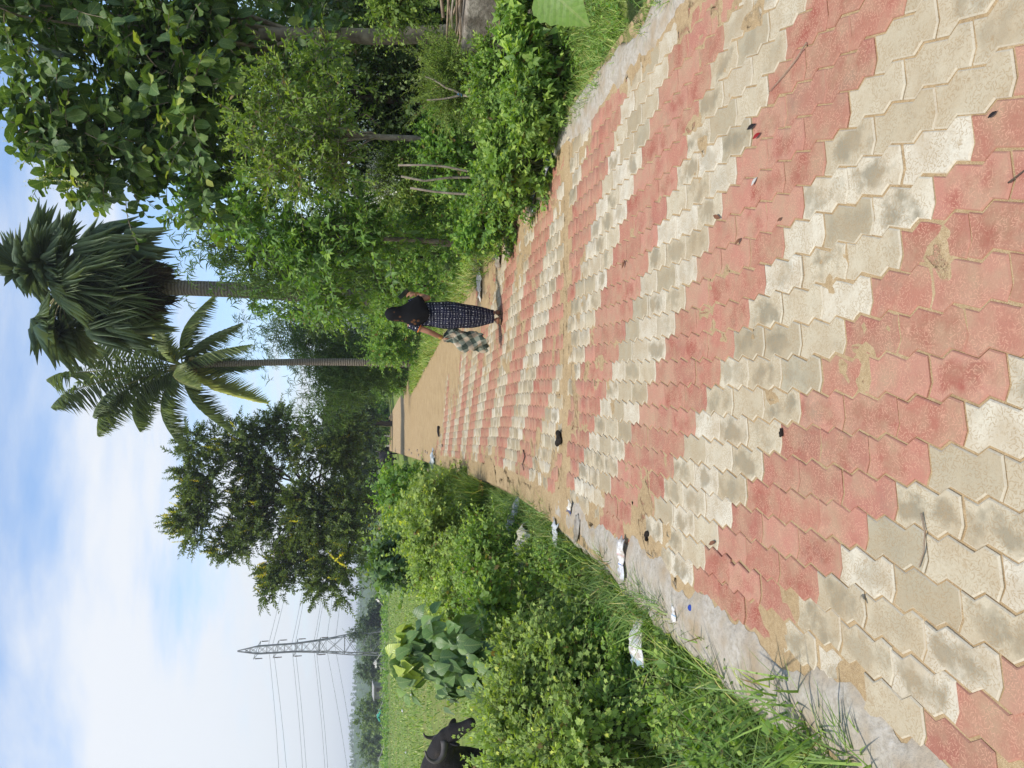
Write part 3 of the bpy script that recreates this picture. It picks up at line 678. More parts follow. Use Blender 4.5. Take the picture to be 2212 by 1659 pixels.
# ---- bamboo
def bamboo(name, label, base, culms, D, mat='bamboo', S=900, spread=1.0, ln=.20):
    base = np.array(base); rt = root(name, base, label, 'bamboo', 'bamboo clumps'); mb = []; parts = []; Ps = []
    for (x, y, DD, lean) in culms:
        top = PT(x, y, DD); b = base+np.array((rng.normal(0, .5), rng.normal(0, .5), 0)); ts = np.linspace(0, 1, 8)
        P = b+(top-b)*ts[:, None]; P[:, 2] += 1.1*np.sin(ts*math.pi)*.5; P[:, :2] += (np.array((lean, 0)))*(ts**3)[:, None]; mb.append(P)
        n = int(S/len(culms)); tt = rng.uniform(.30, 1, n); bp = np.stack([np.interp(tt, ts, P[:, k]) for k in range(3)], 1)+rng.normal(0, .42*spread, (n, 3))
        lv, Q = shoots(bp, rng.normal(0, .8, (n, 3))+np.array((0, 0, .2)), .55*spread*rng.uniform(.6, 1.3, n), 12, T_NARROW, ln, .030, 50, .45, .1); parts.append(lv); Ps.append(Q)
    stempart('culms', [np.stack(mb)], [.03], BKD, rt); stempart('twigs', Ps, [.004]*len(Ps), BKD, rt); leafpart('crown', parts, mat, rt)
bb = PT(900, 560, 16); bb[2] = gz(bb[0], 16)
bamboo('bamboo_clump', 'feathery bamboo clump arching behind the sapling', bb, [(430, 540, 16, .1), (470, 570, 16, 0), (520, 510, 16.5, .2), (540, 580, 16, 0), (600, 550, 15.5, 0), (640, 570, 15.5, 0), (690, 540, 15.5, 0)], 16, S=1300, spread=.8)
bb = PT(880, 770, 33); bb[2] = gz(bb[0], 33)
bamboo('bamboo_clump', 'dark bamboo clump drooping over the hedge beside the coconut trunk', bb, [(640, 715, 33, 0), (680, 830, 33, -.3), (700, 860, 33, -.4), (650, 740, 33, 0), (740, 740, 33, 0), (680, 700, 33, .3), (610, 720, 33, 0), (720, 850, 33, 0), (560, 705, 33, 0), (700, 770, 33, 0), (740, 800, 33, 0)], 33, S=1700, spread=1.5, ln=.34)
# ---- shade trees and thicket filling the wood behind; inner shade partly put into their dark leaf colour
for i, (x, y, D, r, lab) in enumerate([(760, 60, 17, (2.6, 1.8, 2.1), 'dark tree deep in the wood behind the teak trunk'), (770, 210, 16, (2.2, 1.6, 1.6), 'dark tree behind the small-leaved shrub tree'), (800, 370, 17.5, (2.0, 1.8, 1.6), 'shaded tree between the shrub tree and the sapling'), (740, 600, 25, (2.0, 1.6, 2.0), 'dark tree beside the vine-covered palm trunk'), (640, 130, 18, (2.6, 2, 1.8), 'tall shaded tree high behind the teak'), (770, -120, 15, (2.6, 1.8, 2.2), 'dark tree at the far right of the wood')]):
    c = PT(x, y, D)
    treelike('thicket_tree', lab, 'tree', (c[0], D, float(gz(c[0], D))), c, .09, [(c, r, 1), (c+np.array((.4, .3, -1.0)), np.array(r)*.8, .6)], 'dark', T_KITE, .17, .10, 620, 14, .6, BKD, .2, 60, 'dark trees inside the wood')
# ---- palmyra palm
def palmyra():
    D = 22.0; b = PT(870, 655, D); b[2] = gz(b[0], D); c = PT(165, 618, D)
    rt = root('palmyra_palm', b, 'tall fan palm with a dry brown skirt and ringed trunk', 'palm')
    pts = [b+(c-b)*s+np.array((.12*math.sin(s*3.1), 0, 0)) for s in np.linspace(0, 1, 14)]; pts[0] = pts[0]-np.array((0, 0, .2))
    MB().tube(pts, list(np.linspace(.26, .19, 14)), 14).build('trunk', PTR, rt, True)
    def fans(n, elmin, elmax, plen, flen, mat, name, dz=0, wid=.085, sag=.25):
        parts = []; pet = []
        for i in range(n):
            az = i*2.39996+rng.normal(0, .2); el = math.radians(rng.uniform(elmin, elmax)); d = np.array((math.cos(az)*math.cos(el), math.sin(az)*math.cos(el), math.sin(el)))
            o = c+np.array((0, 0, dz*rng.uniform(-1, 1))); pl = plen*rng.uniform(.8, 1.15); tip = o+d*pl; tip[2] -= sag*pl*.4
            ts = np.linspace(0, 1, 6)[:, None]; P = o+(tip-o)*ts; P[:, 2] += .12*pl*np.sin(ts[:, 0]*math.pi); pet.append(P)
            ax_ = nrm(P[-1]-P[-2]); s = nrm(np.cross(ax_, np.array((0, 0, 1.0)))); up = np.cross(s, ax_)
            m = 40; th = np.radians(np.linspace(-118, 118, m)+rng.normal(0, 2.5, m)); fold = .45
            ld = ax_[None]*np.cos(th)[:, None]+s[None]*np.sin(th)[:, None]-up[None]*(fold*np.abs(np.sin(th)))[:, None]*.5
            ld[:, 2] -= sag*.6*rng.uniform(.3, 1.0, m)
            lens = flen*(.74+.26*np.cos(th))*rng.uniform(.66, 1.18, m)
            T = leafT([(0, .12), (.3, .5), (.5, .38), (.75, .16), (1, .01)], .5, .03+sag*.16)
            parts.append(place(T, np.tile(tip, (m, 1)), ld, np.tile(up, (m, 1))+rng.normal(0, .18, (m, 3)), lens, np.full(m, wid), np.clip(rng.uniform(.1, .8)+rng.normal(0, .15, m), 0, 1)))
            V, F, R = parts[-1]; mesh_np(name, V, F, LM[mat], rt, R)
        return np.stack(pet)
    P1 = fans(26, -12, 78, 1.25, 1.2, 'palm', 'frond', .25, .062, sag=.12)
    P2 = fans(30, -52, -5, 1.1, 1.3, 'palm', 'drooping_frond', .35, .055, sag=.4)
    c2 = c.copy(); c[2] -= .5
    P3 = fans(20, -75, -30, .7, 1.05, 'palmdry', 'dry_frond', .6, .045, sag=.7)
    stempart('leaf_stalks', [P1, P2, P3], [.035, .032, .03], plain('palm_stalk', (.34, .31, .14), (.17, .13, .07), 5, .7), rt)
    # vine wrapped round the trunk
    n = 340; s = rng.uniform(.0, .50, n)**.9; az = rng.uniform(0, 6.28, n); q = b+(c2-b)*s[:, None]; bulge = .28+.55*np.exp(-((s-.33)/.10)**2)*rng.uniform(.2, 1, n)
    q = q+np.stack([np.cos(az)*bulge, np.sin(az)*bulge, np.zeros(n)], 1)
    lv, P = shoots(q, np.stack([np.cos(az), np.sin(az), np.full(n, -.1)], 1)+rng.normal(0, .4, (n, 3)), .42, 12, T_POINT, .13, .10, 65, .55)
    v = root('climbing_vine', b+np.array((0, -.3, 0)), 'green creeper wrapped round the fan palm trunk', 'vine'); leafpart('foliage', [lv], 'hedge', v); stempart('stems', [P], [.005], STM, v)
palmyra()
# ---- coconut palm
def coconut():
    D = 30.0; b = PT(880, 785, D); b[2] = gz(b[0], D); c = PT(395, 790, D)
    rt = root('coconut_palm', b, 'slender coconut palm with drooping feathery fronds and one yellow frond', 'palm')
    pts = [b+(c-b)*s+np.array((.10*math.sin(s*3.1), 0, 0)) for s in np.linspace(0, 1, 14)]; pts[0] = pts[0]-np.array((0, 0, .2))
    MB().tube(pts, list(np.linspace(.17, .115, 13))+[.16], 12).build('trunk', PTR, rt, True)
    # target tips on the picture plane: (x, y, depth offset, length is implied)
    tips = [(110, 880, -.3), (150, 760, .5), (210, 940, .4), (200, 900, -1.0), (330, 660, 0), (460, 640, .8), (520, 700, .6), (390, 965, .2), (500, 935, .6), (575, 870, .3), (560, 790, 1.4), (345, 700, -1.6), (100, 820, 1.0), (430, 840, -2.0), (540, 745, -.8), (300, 930, 1.6), (250, 700, 1.8)]
    rs = []; ribm = plain('frond_rib', (.30, .29, .10), (.20, .17, .06), 5, .7)
    for i, (x, y, dz) in enumerate(tips):
        e = PT(x, y, D+dz); L = np.linalg.norm(e-c); ts = np.linspace(0, 1, 10); P = c+(e-c)*ts[:, None]; P[:, 2] += .24*L*np.sin(ts*math.pi)*(1.0 if x < 450 else .75); rs.append(P)
        m = 84; tt = np.linspace(.08, 1, m); bp = np.stack([np.interp(tt, ts, P[:, k]) for k in range(3)], 1)
        tan = nrm(np.stack([np.gradient(bp[:, k]) for k in range(3)], 1)); s = nrm(np.cross(tan, np.array((0, .25, 1.0)))); up = np.cross(s, tan)
        fr = []
        for sg in (-1, 1):
            ld = tan*.55+s*sg*.8+rng.normal(0, .06, (m, 3)); ld[:, 2] -= .5+.6*tt
            ln = .95*(np.sin(np.clip(tt*.95+.08, 0, 1)*math.pi)**.6*.85+.25)*min(1, L/3.6)
            q = place(T_NARROW, bp, ld, up+rng.normal(0, .15, (m, 3)), ln*rng.uniform(.85, 1.1, m), np.full(m, .060), np.clip(rng.uniform(.0, .6)+rng.normal(0, .12, m), 0, 1))
            fr.append(q)
        V, F, R = merge(fr); yel = i in (9, 4); o = mesh_np('yellow_frond' if yel else 'frond', V, F, LM['cocoyel' if yel else 'coco'], rt, R)
        MB().tube(P, list(np.linspace(.032, .008, 10)), 5, False).build('rib', ribm, o)
    mb = MB()
    hk = plain('coconut_husk', (.22, .20, .06), (.16, .11, .04), 6, .6)
    for k in range(9): MB().ell(c+np.array((rng.uniform(-.3, .3), rng.uniform(-.3, .3), -.25-rng.uniform(0, .25))), (.11, .11, .14), None, 8, 6).build('coconut', hk, rt, True)
coconut()
# ---- yellow flowering tree
ty = PT(870, 1085, 40); ty[2] = gz(ty[0], 40)
treelike('flowering_tree', 'big spreading tree dotted with yellow flowers left of the lane', 'tree', ty, PT(640, 1075, 40), .22,
         [blob(440, 1010, 40, (1.7, 1.6, 1.5), 1.1), blob(430, 1090, 40, (1.5, 1.5, 1.3), .9), blob(520, 960, 40, (1.5, 1.5, 1.5), 1), blob(540, 1120, 39.5, (1.8, 1.8, 1.5), 1.2), blob(610, 950, 40.5, (1.6, 1.6, 1.3), .9), blob(630, 1180, 39.5, (2.0, 1.8, 1.4), 1.2), blob(690, 1060, 39, (2.4, 2, 1.5), 1.4), blob(720, 1230, 39.5, (2.1, 1.8, 1.3), 1.2), blob(760, 1130, 38.5, (2.4, 2, 1.1), 1.2), blob(600, 1250, 40, (1.0, 1.0, .9), .45), blob(740, 960, 40, (1.8, 1.6, 1.2), .9), blob(500, 1180, 40, (.9, .9, .8), .4), blob(560, 1040, 40, (1.4, 1.4, 1.2), .8)],
         'cassia', T_KITE, .26, .12, 3300, 22, .95, BKD, .18, 55, flowers=('yellow', .11, .75, 26, .125), upw=.6, limbs=4, sub_=9)
# ---- trees beyond the end of the lane
for (x, y, D, r, m, lab) in [(760, 905, 84, (3.6, 3, 4.2), 'far', 'tall loose tree at the end of the lane behind the power pole'), (745, 990, 80, (5.5, 3, 4.2), 'dark', 'broad dark tree behind the yellow-flowered tree'), (792, 912, 74, (2.0, 1.6, 1.6), 'hedge', 'rounded light green bush tree left of the hedge end'), (735, 915, 66, (2.6, 2, 3.4), 'dark', 'dark upright tree between the bamboo and the yellow-flowered tree'), (735, 850, 95, (4.5, 3, 4.5), 'dark', 'dark tree beyond the lane end behind the bamboo'), (760, 1110, 78, (6.5, 3, 3.4), 'dark', 'dense dark tree low behind the yellow-flowered tree')]:
    c = PT(x, y, D)
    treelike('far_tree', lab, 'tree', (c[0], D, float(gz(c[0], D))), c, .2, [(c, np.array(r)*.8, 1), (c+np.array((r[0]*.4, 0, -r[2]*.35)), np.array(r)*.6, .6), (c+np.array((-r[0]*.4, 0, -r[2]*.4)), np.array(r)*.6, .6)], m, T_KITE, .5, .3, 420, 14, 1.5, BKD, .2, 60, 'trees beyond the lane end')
for (x, y, D, r, lab) in [(818, 905, 88, (2.6, 1.6, 1.3), 'light green low bush where the lane bends out of sight'), (822, 945, 86, (2.4, 1.6, 1.0), 'low green bush at the foot of the power pole'), (820, 985, 84, (2.2, 1.6, 1.1), 'low green bush behind the far buffalo')]:
    c = PT(x, y, D); c[2] = r[2]*.6; bush('far_bush', lab, 'bush', c, r, 'hedge', T_KITE, .4, .3, 200, 10, .6, 'low bushes at the lane end')
# ---- right side low growth: leafy hedge along the lane edge
def edge_r(D): return float(np.interp(D, [6, 7, 9.4, 11.6, 13.5, 19, 28, 42, 66], [2.05, 1.95, 1.55, 1.3, 1.2, .5, -.7, -2.4, -4.2]))
def hedge_at(i, x, y, D, r, mat, T, ln, wd, S, K, L, lab, group='leafy bushes along the right verge', free=False, **kw):
    c = PT(x, y, D); c[0] = c[0] if free else max(c[0], edge_r(D)+r[0]*.85+L*.6); g_ = float(gz(c[0], D)); c[2] = max(c[2], g_+r[2]*.55); return bush('verge_bush', lab, 'bush', c, r, mat, T, ln, wd, S, K, L, group, **kw)
hedge_at(0, 965, 470, 8.6, (.75, .9, .45), 'hedge', T_OVAL, .075, .055, 300, 11, .24, 'leafy green bush behind the foil sachet, right verge')
hedge_at(1, 925, 560, 10.6, (.85, 1.0, .6), 'hedge', T_OVAL, .075, .055, 330, 11, .26, 'low leafy bush below the sapling')
hedge_at(2, 870, 600, 13.5, (1.1, 1.3, .8), 'hedge', T_OVAL, .085, .06, 380, 12, .3, 'bright bush just right of the woman with the phone')
hedge_at(3, 850, 690, 16, (1.3, 1.6, .9), 'hedge', T_OVAL, .09, .065, 420, 12, .32, 'bright creeper bush behind the head of the woman')
hedge_at(4, 850, 750, 20, (1.5, 2.0, .95), 'hedge', T_OVAL, .10, .07, 420, 12, .36, 'creeper bush under the coconut trunk')
hedge_at(5, 840, 810, 27, (1.5, 2.6, 1.1), 'hedge', T_KITE, .13, .10, 480, 13, .42, 'mounded creeper bush beyond the coconut trunk')
hedge_at(6, 838, 835, 38, (1.5, 3.0, 1.2), 'hedge', T_KITE, .16, .12, 520, 13, .5, 'last creeper bush at the right before the lane bends')
hedge_at(7, 1075, 400, 7.3, (.42, .5, .26), 'hedge', T_OVAL, .06, .045, 260, 10, .18, 'tangled bush under the three bare stakes', free=True)
hedge_at(8, 1060, 275, 7.2, (.8, .6, .30), 'weed', T_OVAL, .06, .040, 340, 11, .18, 'yellowish weedy bush under the small-leaved shrub tree')
hedge_at(9, 1100, 345, 6.8, (.42, .42, .24), 'weed', T_LOBED, .065, .065, 200, 8, .18, 'lobed-leaf weeds beside the blue packet', free=True)
hedge_at(16, 1030, 480, 8.6, (.45, .5, .28), 'hedge', T_LOBED, .06, .06, 260, 9, .2, 'low leafy weeds at the lane edge behind the foil sachet', free=True)
# feathery bright bush, white flowered bush
hedge_at(10, 985, 165, 7.6, (.42, .4, .30), 'oval', T_NARROW, .05, .010, 620, 22, .34, 'feathery yellow-green fern bush beside the forked stick', 'odd bushes at the foot of the trees', upw=.9)
hedge_at(11, 862, 375, 8.9, (.42, .4, .42), 'oval', T_OVAL, .06, .03, 330, 10, .22, 'bush covered in small white flowers behind the stakes', 'odd bushes at the foot of the trees', flowers=('white', .65, 7, .030))
# leafy weeds beside the slab
hedge_at(12, 1120, 100, 6.4, (.9, .40, .24), 'weed', T_POINT, .11, .078, 190, 8, .15, 'broad-leaved nettle-like weeds in front of the concrete slab', 'weeds by the slab', opp=True)
hedge_at(13, 1140, 225, 6.3, (.5, .4, .22), 'weed', T_POINT, .08, .05, 220, 9, .15, 'fresh green weeds at the foot of the slab corner', 'weeds by the slab', opp=True, free=True)
hedge_at(14, 1110, 310, 7.2, (.55, .5, .22), 'hedge', T_OVAL, .06, .04, 230, 10, .22, 'low mixed weeds right of the blue packet', 'weeds by the slab')
hedge_at(15, 850, 8, 8.4, (.45, .45, .34), 'oval', T_OVAL, .07, .045, 260, 10, .26, 'leafy branch bush hanging beside the pale trunk at the picture edge', 'weeds by the slab')
# big leaf plant at the picture edge
bl = PT(1215, -25, 4.6); rt = root('gourd_plant', (bl[0], 4.6, float(gz(bl[0], 4.6))), 'single huge pale green leaf at the right edge of the verge', 'plant')
pos = np.array([PT(1185, -25, 4.55), PT(1235, -60, 4.5), PT(1150, -80, 4.8)]); dd = np.array([(-.75, -.3, -.62), (-.2, -.5, -.7), (.4, .2, .2)])
TB = leafT([(-.16, .22), (-.08, .42), (.0, .50), (.08, .58), (.17, .54), (.27, .60), (.36, .50), (.46, .50), (.55, .38), (.66, .32), (.78, .20), (.9, .10), (1, .01)], .16, .22, .05)
leafobjs('leaf', [place(TB, pos, dd, np.array([(-.25, -.75, .7), (0, -.7, .6), (0, -.2, 1)]), np.array((.34, .30, .28)), np.array((.30, .28, .26)), np.array((.35, .45, .4)))], len(TB[0]), 'weed', rt)
stempart('stalk', [np.stack([limb((bl[0]+.1, 4.7, -.05), q, .05, 6, .03) for q in pos])], [.008], STM, rt)

# ---- left side bushes
def left_bush(x, y, D, r, mat, T, ln, wd, S, K, L, lab, name='verge_bush', group='bushes along the left verge', **kw):
    c = PT(x, y, D); g_ = float(gz(c[0], D)); c[2] = max(c[2], g_+r[2]*.5); return bush(name, lab, 'bush', c, r, mat, T, ln, wd, S, K, L, group, **kw)
left_bush(865, 1062, 24, (1.1, 1.6, .75), 'hedge', T_HEART, .17, .14, 420, 8, .42, 'broad-leaved bright bush nearest the far buffalo')
left_bush(870, 1095, 19, (1.2, 1.5, .8), 'hedge', T_HEART, .15, .12, 440, 8, .4, 'broad-leaved bush second from the lane end, left side')
left_bush(875, 1160, 15.5, (1.15, 1.2, .75), 'dull', T_HEART, .12, .10, 460, 8, .38, 'tall yellowish green bush in front of the flowering tree')
left_bush(925, 1105, 13, (1.0, 1.1, .62), 'dull', T_LOBED, .075, .075, 560, 9, .3, 'dense small-leaved bush on the left verge behind the tall grass')
left_bush(870, 1215, 13.5, (.55, .8, .85), 'heart', T_HEART, .17, .13, 190, 8, .4, 'dark glossy-leaved bush sticking up at the field edge')
left_bush(945, 1190, 10.8, (1.1, 1.0, .65), 'dull', T_LOBED, .065, .065, 560, 9, .3, 'mixed bush with small yellowish leaves beside the twig')
left_bush(985, 1270, 9.6, (.9, .9, .45), 'dull', T_LOBED, .06, .06, 500, 9, .28, 'scrubby bush with a reddish dry patch at the field edge')
left_bush(1030, 1190, 8.2, (.6, .8, .32), 'weed', T_OVAL, .06, .045, 300, 9, .2, 'low weeds by the dead twig on the left')
left_bush(1060, 1310, 7.4, (.8, .8, .36), 'weed', T_LOBED, .06, .06, 320, 8, .22, 'low weeds just behind the heart-leaved plant')
# heart leaved plant
def heart_plant():
    b = PT(1070, 1425, 6.6); b[2] = gz(b[0], 6.6); rt = root('heart_leaf_plant', b, 'upright plant with large veined heart-shaped leaves in front of the field', 'plant', None)
    cs = [(PT(875, 1440, 6.5), (.22, .2, .13)), (PT(925, 1400, 6.4), (.26, .22, .15)), (PT(960, 1460, 6.3), (.24, .2, .14)), (PT(985, 1390, 6.3), (.2, .2, .14)), (PT(1020, 1440, 6.2), (.22, .2, .14)), (PT(865, 1395, 6.7), (.14, .14, .08))]; pos = []; d = []; nm = []
    for c, r in cs:
        q, dd_ = ellpts(64, c, np.array(r)*1.25, .25); pos.append(q); rad = dd_*np.array((1, 1, .2)); d.append(rad*.55+np.array((0, -.12, -.62))+rng.normal(0, .28, q.shape)); nm.append(rad*.7+np.array((-.15, -.75, .65))+rng.normal(0, .3, q.shape))
    pos = np.concatenate(pos); d = np.concatenate(d); nm = np.concatenate(nm); n = len(pos); sz = rng.uniform(.65, 1.15, n)
    lv = place(T_HEART, pos, d, nm, .135*sz, .115*sz, np.clip(rng.uniform(0, .85, n)+.35*(pos[:, 2] > PT(880, 1400, 6.5)[2]), 0, 1))
    bs = b+rng.normal(0, .10, (22, 3))*np.array((1, 1, 0)); P = np.stack([limb(bs[k], pos[rng.integers(0, n)], .03, 6, .05) for k in range(22)])
    rest = leafobjs('leaf', [lv], len(T_HEART[0]), 'heart', rt)
    if rest: leafpart('foliage', [rest], 'heart', rt)
    stempart('stems', [P], [.008], STM, rt)
heart_plant()
# mallow-like bush nearest the camera
left_bush(1170, 1530, 5.4, (.95, .75, .42), 'dull', T_LOBED, .052, .052, 950, 11, .26, 'large moth-eaten lobed-leaf bush in the near left corner', 'lobed_bush')
left_bush(1160, 1640, 5.0, (.75, .7, .42), 'dull', T_LOBED, .052, .052, 760, 11, .26, 'lobed-leaf bush cut by the left picture edge, hiding the buffalo', 'lobed_bush')
left_bush(1190, 1430, 5.4, (.45, .5, .26), 'dull', T_LOBED, .05, .05, 300, 8, .24, 'small lobed-leaf bush right of the heart-leaved plant', 'lobed_bush')
left_bush(1240, 1620, 4.4, (.5, .45, .26), 'dull', T_LOBED, .05, .05, 300, 8, .24, 'lower lobed-leaf bush over the dark hollow', 'lobed_bush')
for (x, y, D, lab) in [(1290, 1345, 4.35, 'pair of round green leaves beside the mortar edge'), (1560, 1600, 2.75, 'small lobed weed at the bottom left corner near the tall grass'), (1830, 1640, 2.25, 'bright lobed weed beside the bottom left of the lane'), (1440, 1520, 3.2, 'leafy weed in the shaded hollow by the white pouch'), (1500, 1450, 3.1, 'low round-leaved weed touching the mortar edge')]:
    c = G(x, y, -.12); bush('ground_weed', lab, 'weed', (c[0]-.08, c[1], c[2]+.06), (.16, .15, .09), 'weed', T_LOBED if 'lobed' in lab else T_OVAL, .075, .07, 16, 6, .14, 'small weeds on the left verge', lobes=3)

for k in range(16):
    yy_ = 2.5+6.2*(k/15)+rng.normal(0, .12); xx_ = -1.72-abs(rng.normal(0, .33)); rr_ = rng.uniform(.16, .30); ty_ = k % 4
    bush('weed_clump', 'ragged %s weed clump on the left verge, %s from the camera' % (('lobed-leaf', 'round-leaf', 'pointed-leaf', 'small-leaf')[ty_], ('nearest', 'second', 'third', 'fourth', 'fifth', 'sixth', 'seventh', 'eighth', 'ninth', 'tenth', 'eleventh', 'twelfth', 'thirteenth', 'fourteenth', 'fifteenth', 'farthest')[k]), 'weed', (xx_, yy_, float(gz(xx_, yy_))+.12), (rr_, rr_*1.1, rng.uniform(.12, .24)), ('dull', 'weed', 'hedge', 'dull')[ty_], (T_LOBED, T_OVAL, T_POINT, T_OVAL)[ty_], rng.uniform(.04, .065), rng.uniform(.03, .055), 60, 8, rng.uniform(.14, .24), 'ragged weed clumps on the left verge', lobes=4)
# ---- grass
def scatter(n, x0, x1, y0, y1, side, dens=None):
    x = rng.uniform(x0, x1, n); y = y0+(y1-y0)*rng.uniform(0, 1, n)**1.4; x = x+bend(y); z = gz(x, y); return np.stack([x, y, z-.01], 1)
def grass_obj(name, label, sets, mat):
    tag(mesh_np(name, *(lambda q: (q[0], q[1]))(M_ := merge(sets)), LM[mat], None, M_[2]), label, kind='stuff')
b1 = scatter(30000, 2.12, 3.3, 2.6, 9, 1); m = fbm(b1[:, 0], b1[:, 1], 1.3, 3, 8); b1 = b1[m+rng.uniform(-.12, .12, len(m)) > .34]
b2 = scatter(9000, 3.0, 5.5, 4, 14, 1); b3 = scatter(9000, 2.0, 2.7, 8, 26, 1)
xin = 2.02+np.abs(rng.normal(0, .12, 5000)); yy = rng.uniform(2.4, 14, 5000); b4 = np.stack([xin+bend(yy), yy, np.full(5000, -.02)], 1)
b4 = b4[fbm(b4[:, 1], b4[:, 0]*0, 2.6, 3, 14) > .45]
yb = 7.5+25*rng.uniform(0, 1, 9000)**1.3; b5 = np.stack([np.array([edge_r(q) for q in yb])+rng.uniform(-.1, .9, 9000), yb, np.full(9000, -.03)], 1)
grass_obj('verge_grass', 'short fine green grass on the right verge', [blades(b1, rng.uniform(.05, .14, len(b1)), .0055, .8, 1.0), blades(b2, rng.uniform(.08, .2, len(b2)), .007, .7), blades(b3, rng.uniform(.1, .25, len(b3)), .011, .6), blades(b4, rng.uniform(.05, .12, len(b4)), .005, .9, 1.0), blades(b5, rng.uniform(.08, .28, len(b5)), .007+.0006*b5[:, 1], .7, 1.0)], 'grass')
l1 = scatter(16000, -2.9, -1.48, 1.7, 8, -1); l2 = scatter(9000, -3.4, -1.5, 8, 20, -1)
xin = -1.50-np.abs(rng.normal(0, .10, 4200)); yy = rng.uniform(1.6, 14, 4200); l3 = np.stack([xin+bend(yy), yy, np.full(4200, -.10)], 1)
l4 = scatter(9000, -2.6, -1.45, 10.5, 18, -1)
cc_ = scatter(90, -3.3, -1.6, 2.4, 10, -1); l5 = np.repeat(cc_, 60, axis=0)+rng.normal(0, .055, (90*60, 3))*np.array((1, 1, 0)); l6 = scatter(9000, -1.66, -1.25, 1.8, 9, -1); l6[:, 2] = -.05; l6 = l6[(fbm(l6[:, 0], l6[:, 1], 3.0, 3, 91) > .52) & (l6[:, 0]-bend(l6[:, 1]) < -1.42+.16*fbm(l6[:, 1], l6[:, 1]*0, 2.5, 2, 92))]
grass_obj('verge_grass', 'coarse green grass on the left verge', [blades(l1[::2], rng.uniform(.06, .24, len(l1[::2])), rng.uniform(.003, .010, len(l1[::2])), 1.0, 1.5), blades(l2, rng.uniform(.12, .3, len(l2)), .011, .7), blades(l3[::2], rng.uniform(.06, .26, len(l3[::2])), rng.uniform(.003, .010, len(l3[::2])), 1.0, 1.5), blades(l4, rng.uniform(.3, .75, len(l4)), .010, .35, .7), blades(l5, rng.uniform(.15, .48, len(l5)), rng.uniform(.003, .009, len(l5)), .7, 1.2), blades(l6, rng.uniform(.05, .22, len(l6)), rng.uniform(.003, .008, len(l6)), 1.0, 1.3)], 'grassb')
f1y = 5+88*rng.uniform(0, 1, 70000)**1.7; f1x = -3.2-rng.uniform(0, 1, 70000)*(14+f1y*.75); f1 = np.stack([f1x+bend(f1y), f1y, gz(f1x+bend(f1y), f1y)-.01], 1)
grass_obj('field_grass', 'grazed grass of the open field at the left', [blades(f1, rng.uniform(.04, .11, len(f1))*(1+1.6*(fbm(f1[:, 0], f1[:, 1], .8, 3, 71) > .58)), .012+.0009*f1[:, 1], .7)], 'grass')
def cover(name, label, n, x0, x1, y0, y1, mat, ln, L, T):
    b = scatter(n, x0, x1, y0, y1, 1); m = fbm(b[:, 0], b[:, 1], 1.7, 3, 61); b = b[m+rng.uniform(-.15, .15, len(m)) > .45]
    lv, P = shoots(b, np.tile((0, 0, 1.0), (len(b), 1))+rng.normal(0, .45, (len(b), 3)), L*rng.uniform(.4, 1.3, len(b)), 6, T, ln, ln*.8, 65, .1)
    tag(mesh_np(name, lv[0], lv[1], LM[mat], None, lv[2]), label, kind='stuff')
cover('ground_cover', 'small leafy ground plants on the left verge', 4200, -3.6, -1.5, 1.7, 10, 'weed', .042, .16, T_LOBED)
cover('ground_cover', 'creeping leafy plants on the right verge', 1500, 2.3, 4.2, 3.2, 10, 'hedge', .040, .14, T_OVAL)
# taller grass tufts by the lane in the near left corner
def tuft(x, y, n, h, lab):
    c = G(x, y, -.08); b = c+np.stack([rng.normal(0, .035, n), rng.normal(0, .035, n), np.zeros(n)], 1)
    V, F, R = blades(b, h*rng.uniform(.45, 1.1, n), .011, .65, .9)
    o = tag(mesh_np('grass_tuft', V, F, LM['grass'], None, R, org=c), lab, 'grass tuft', 'tall grass tufts at the lane edge')
tuft(1760, 1530, 26, .34, 'tall grass tuft arching over the mortar in the near left')
for k_, (x_, y_, n_, h_) in enumerate(((1700, 1500, 14, .40), (1810, 1590, 18, .42), (1590, 1480, 16, .36), (1930, 1650, 12, .34), (1470, 1420, 16, .34), (1420, 1350, 14, .28), (1280, 1215, 16, .30))):
    tuft(x_, y_, n_, h_, 'long arching grass tuft spilling over the left mortar, %s from the picture bottom' % ('third', 'second', 'fourth', 'nearest', 'fifth', 'sixth', 'seventh')[k_])
tuft(1870, 1630, 20, .26, 'tall grass tuft at the very bottom left of the picture')
tuft(1640, 1530, 20, .26, 'wide-bladed grass tuft beside the flat stone')
tuft(1540, 1390, 14, .18, 'thin grass tuft leaning over the blue cap')
tuft(1345, 1280, 16, .20, 'grass tuft behind the white milk packet')
tuft(1190, 1110, 14, .24, 'grass tuft sprouting among the rags on the left')
tuft(1100, 1085, 18, .28, 'grass tuft at the mortar edge near the plastic sheet')
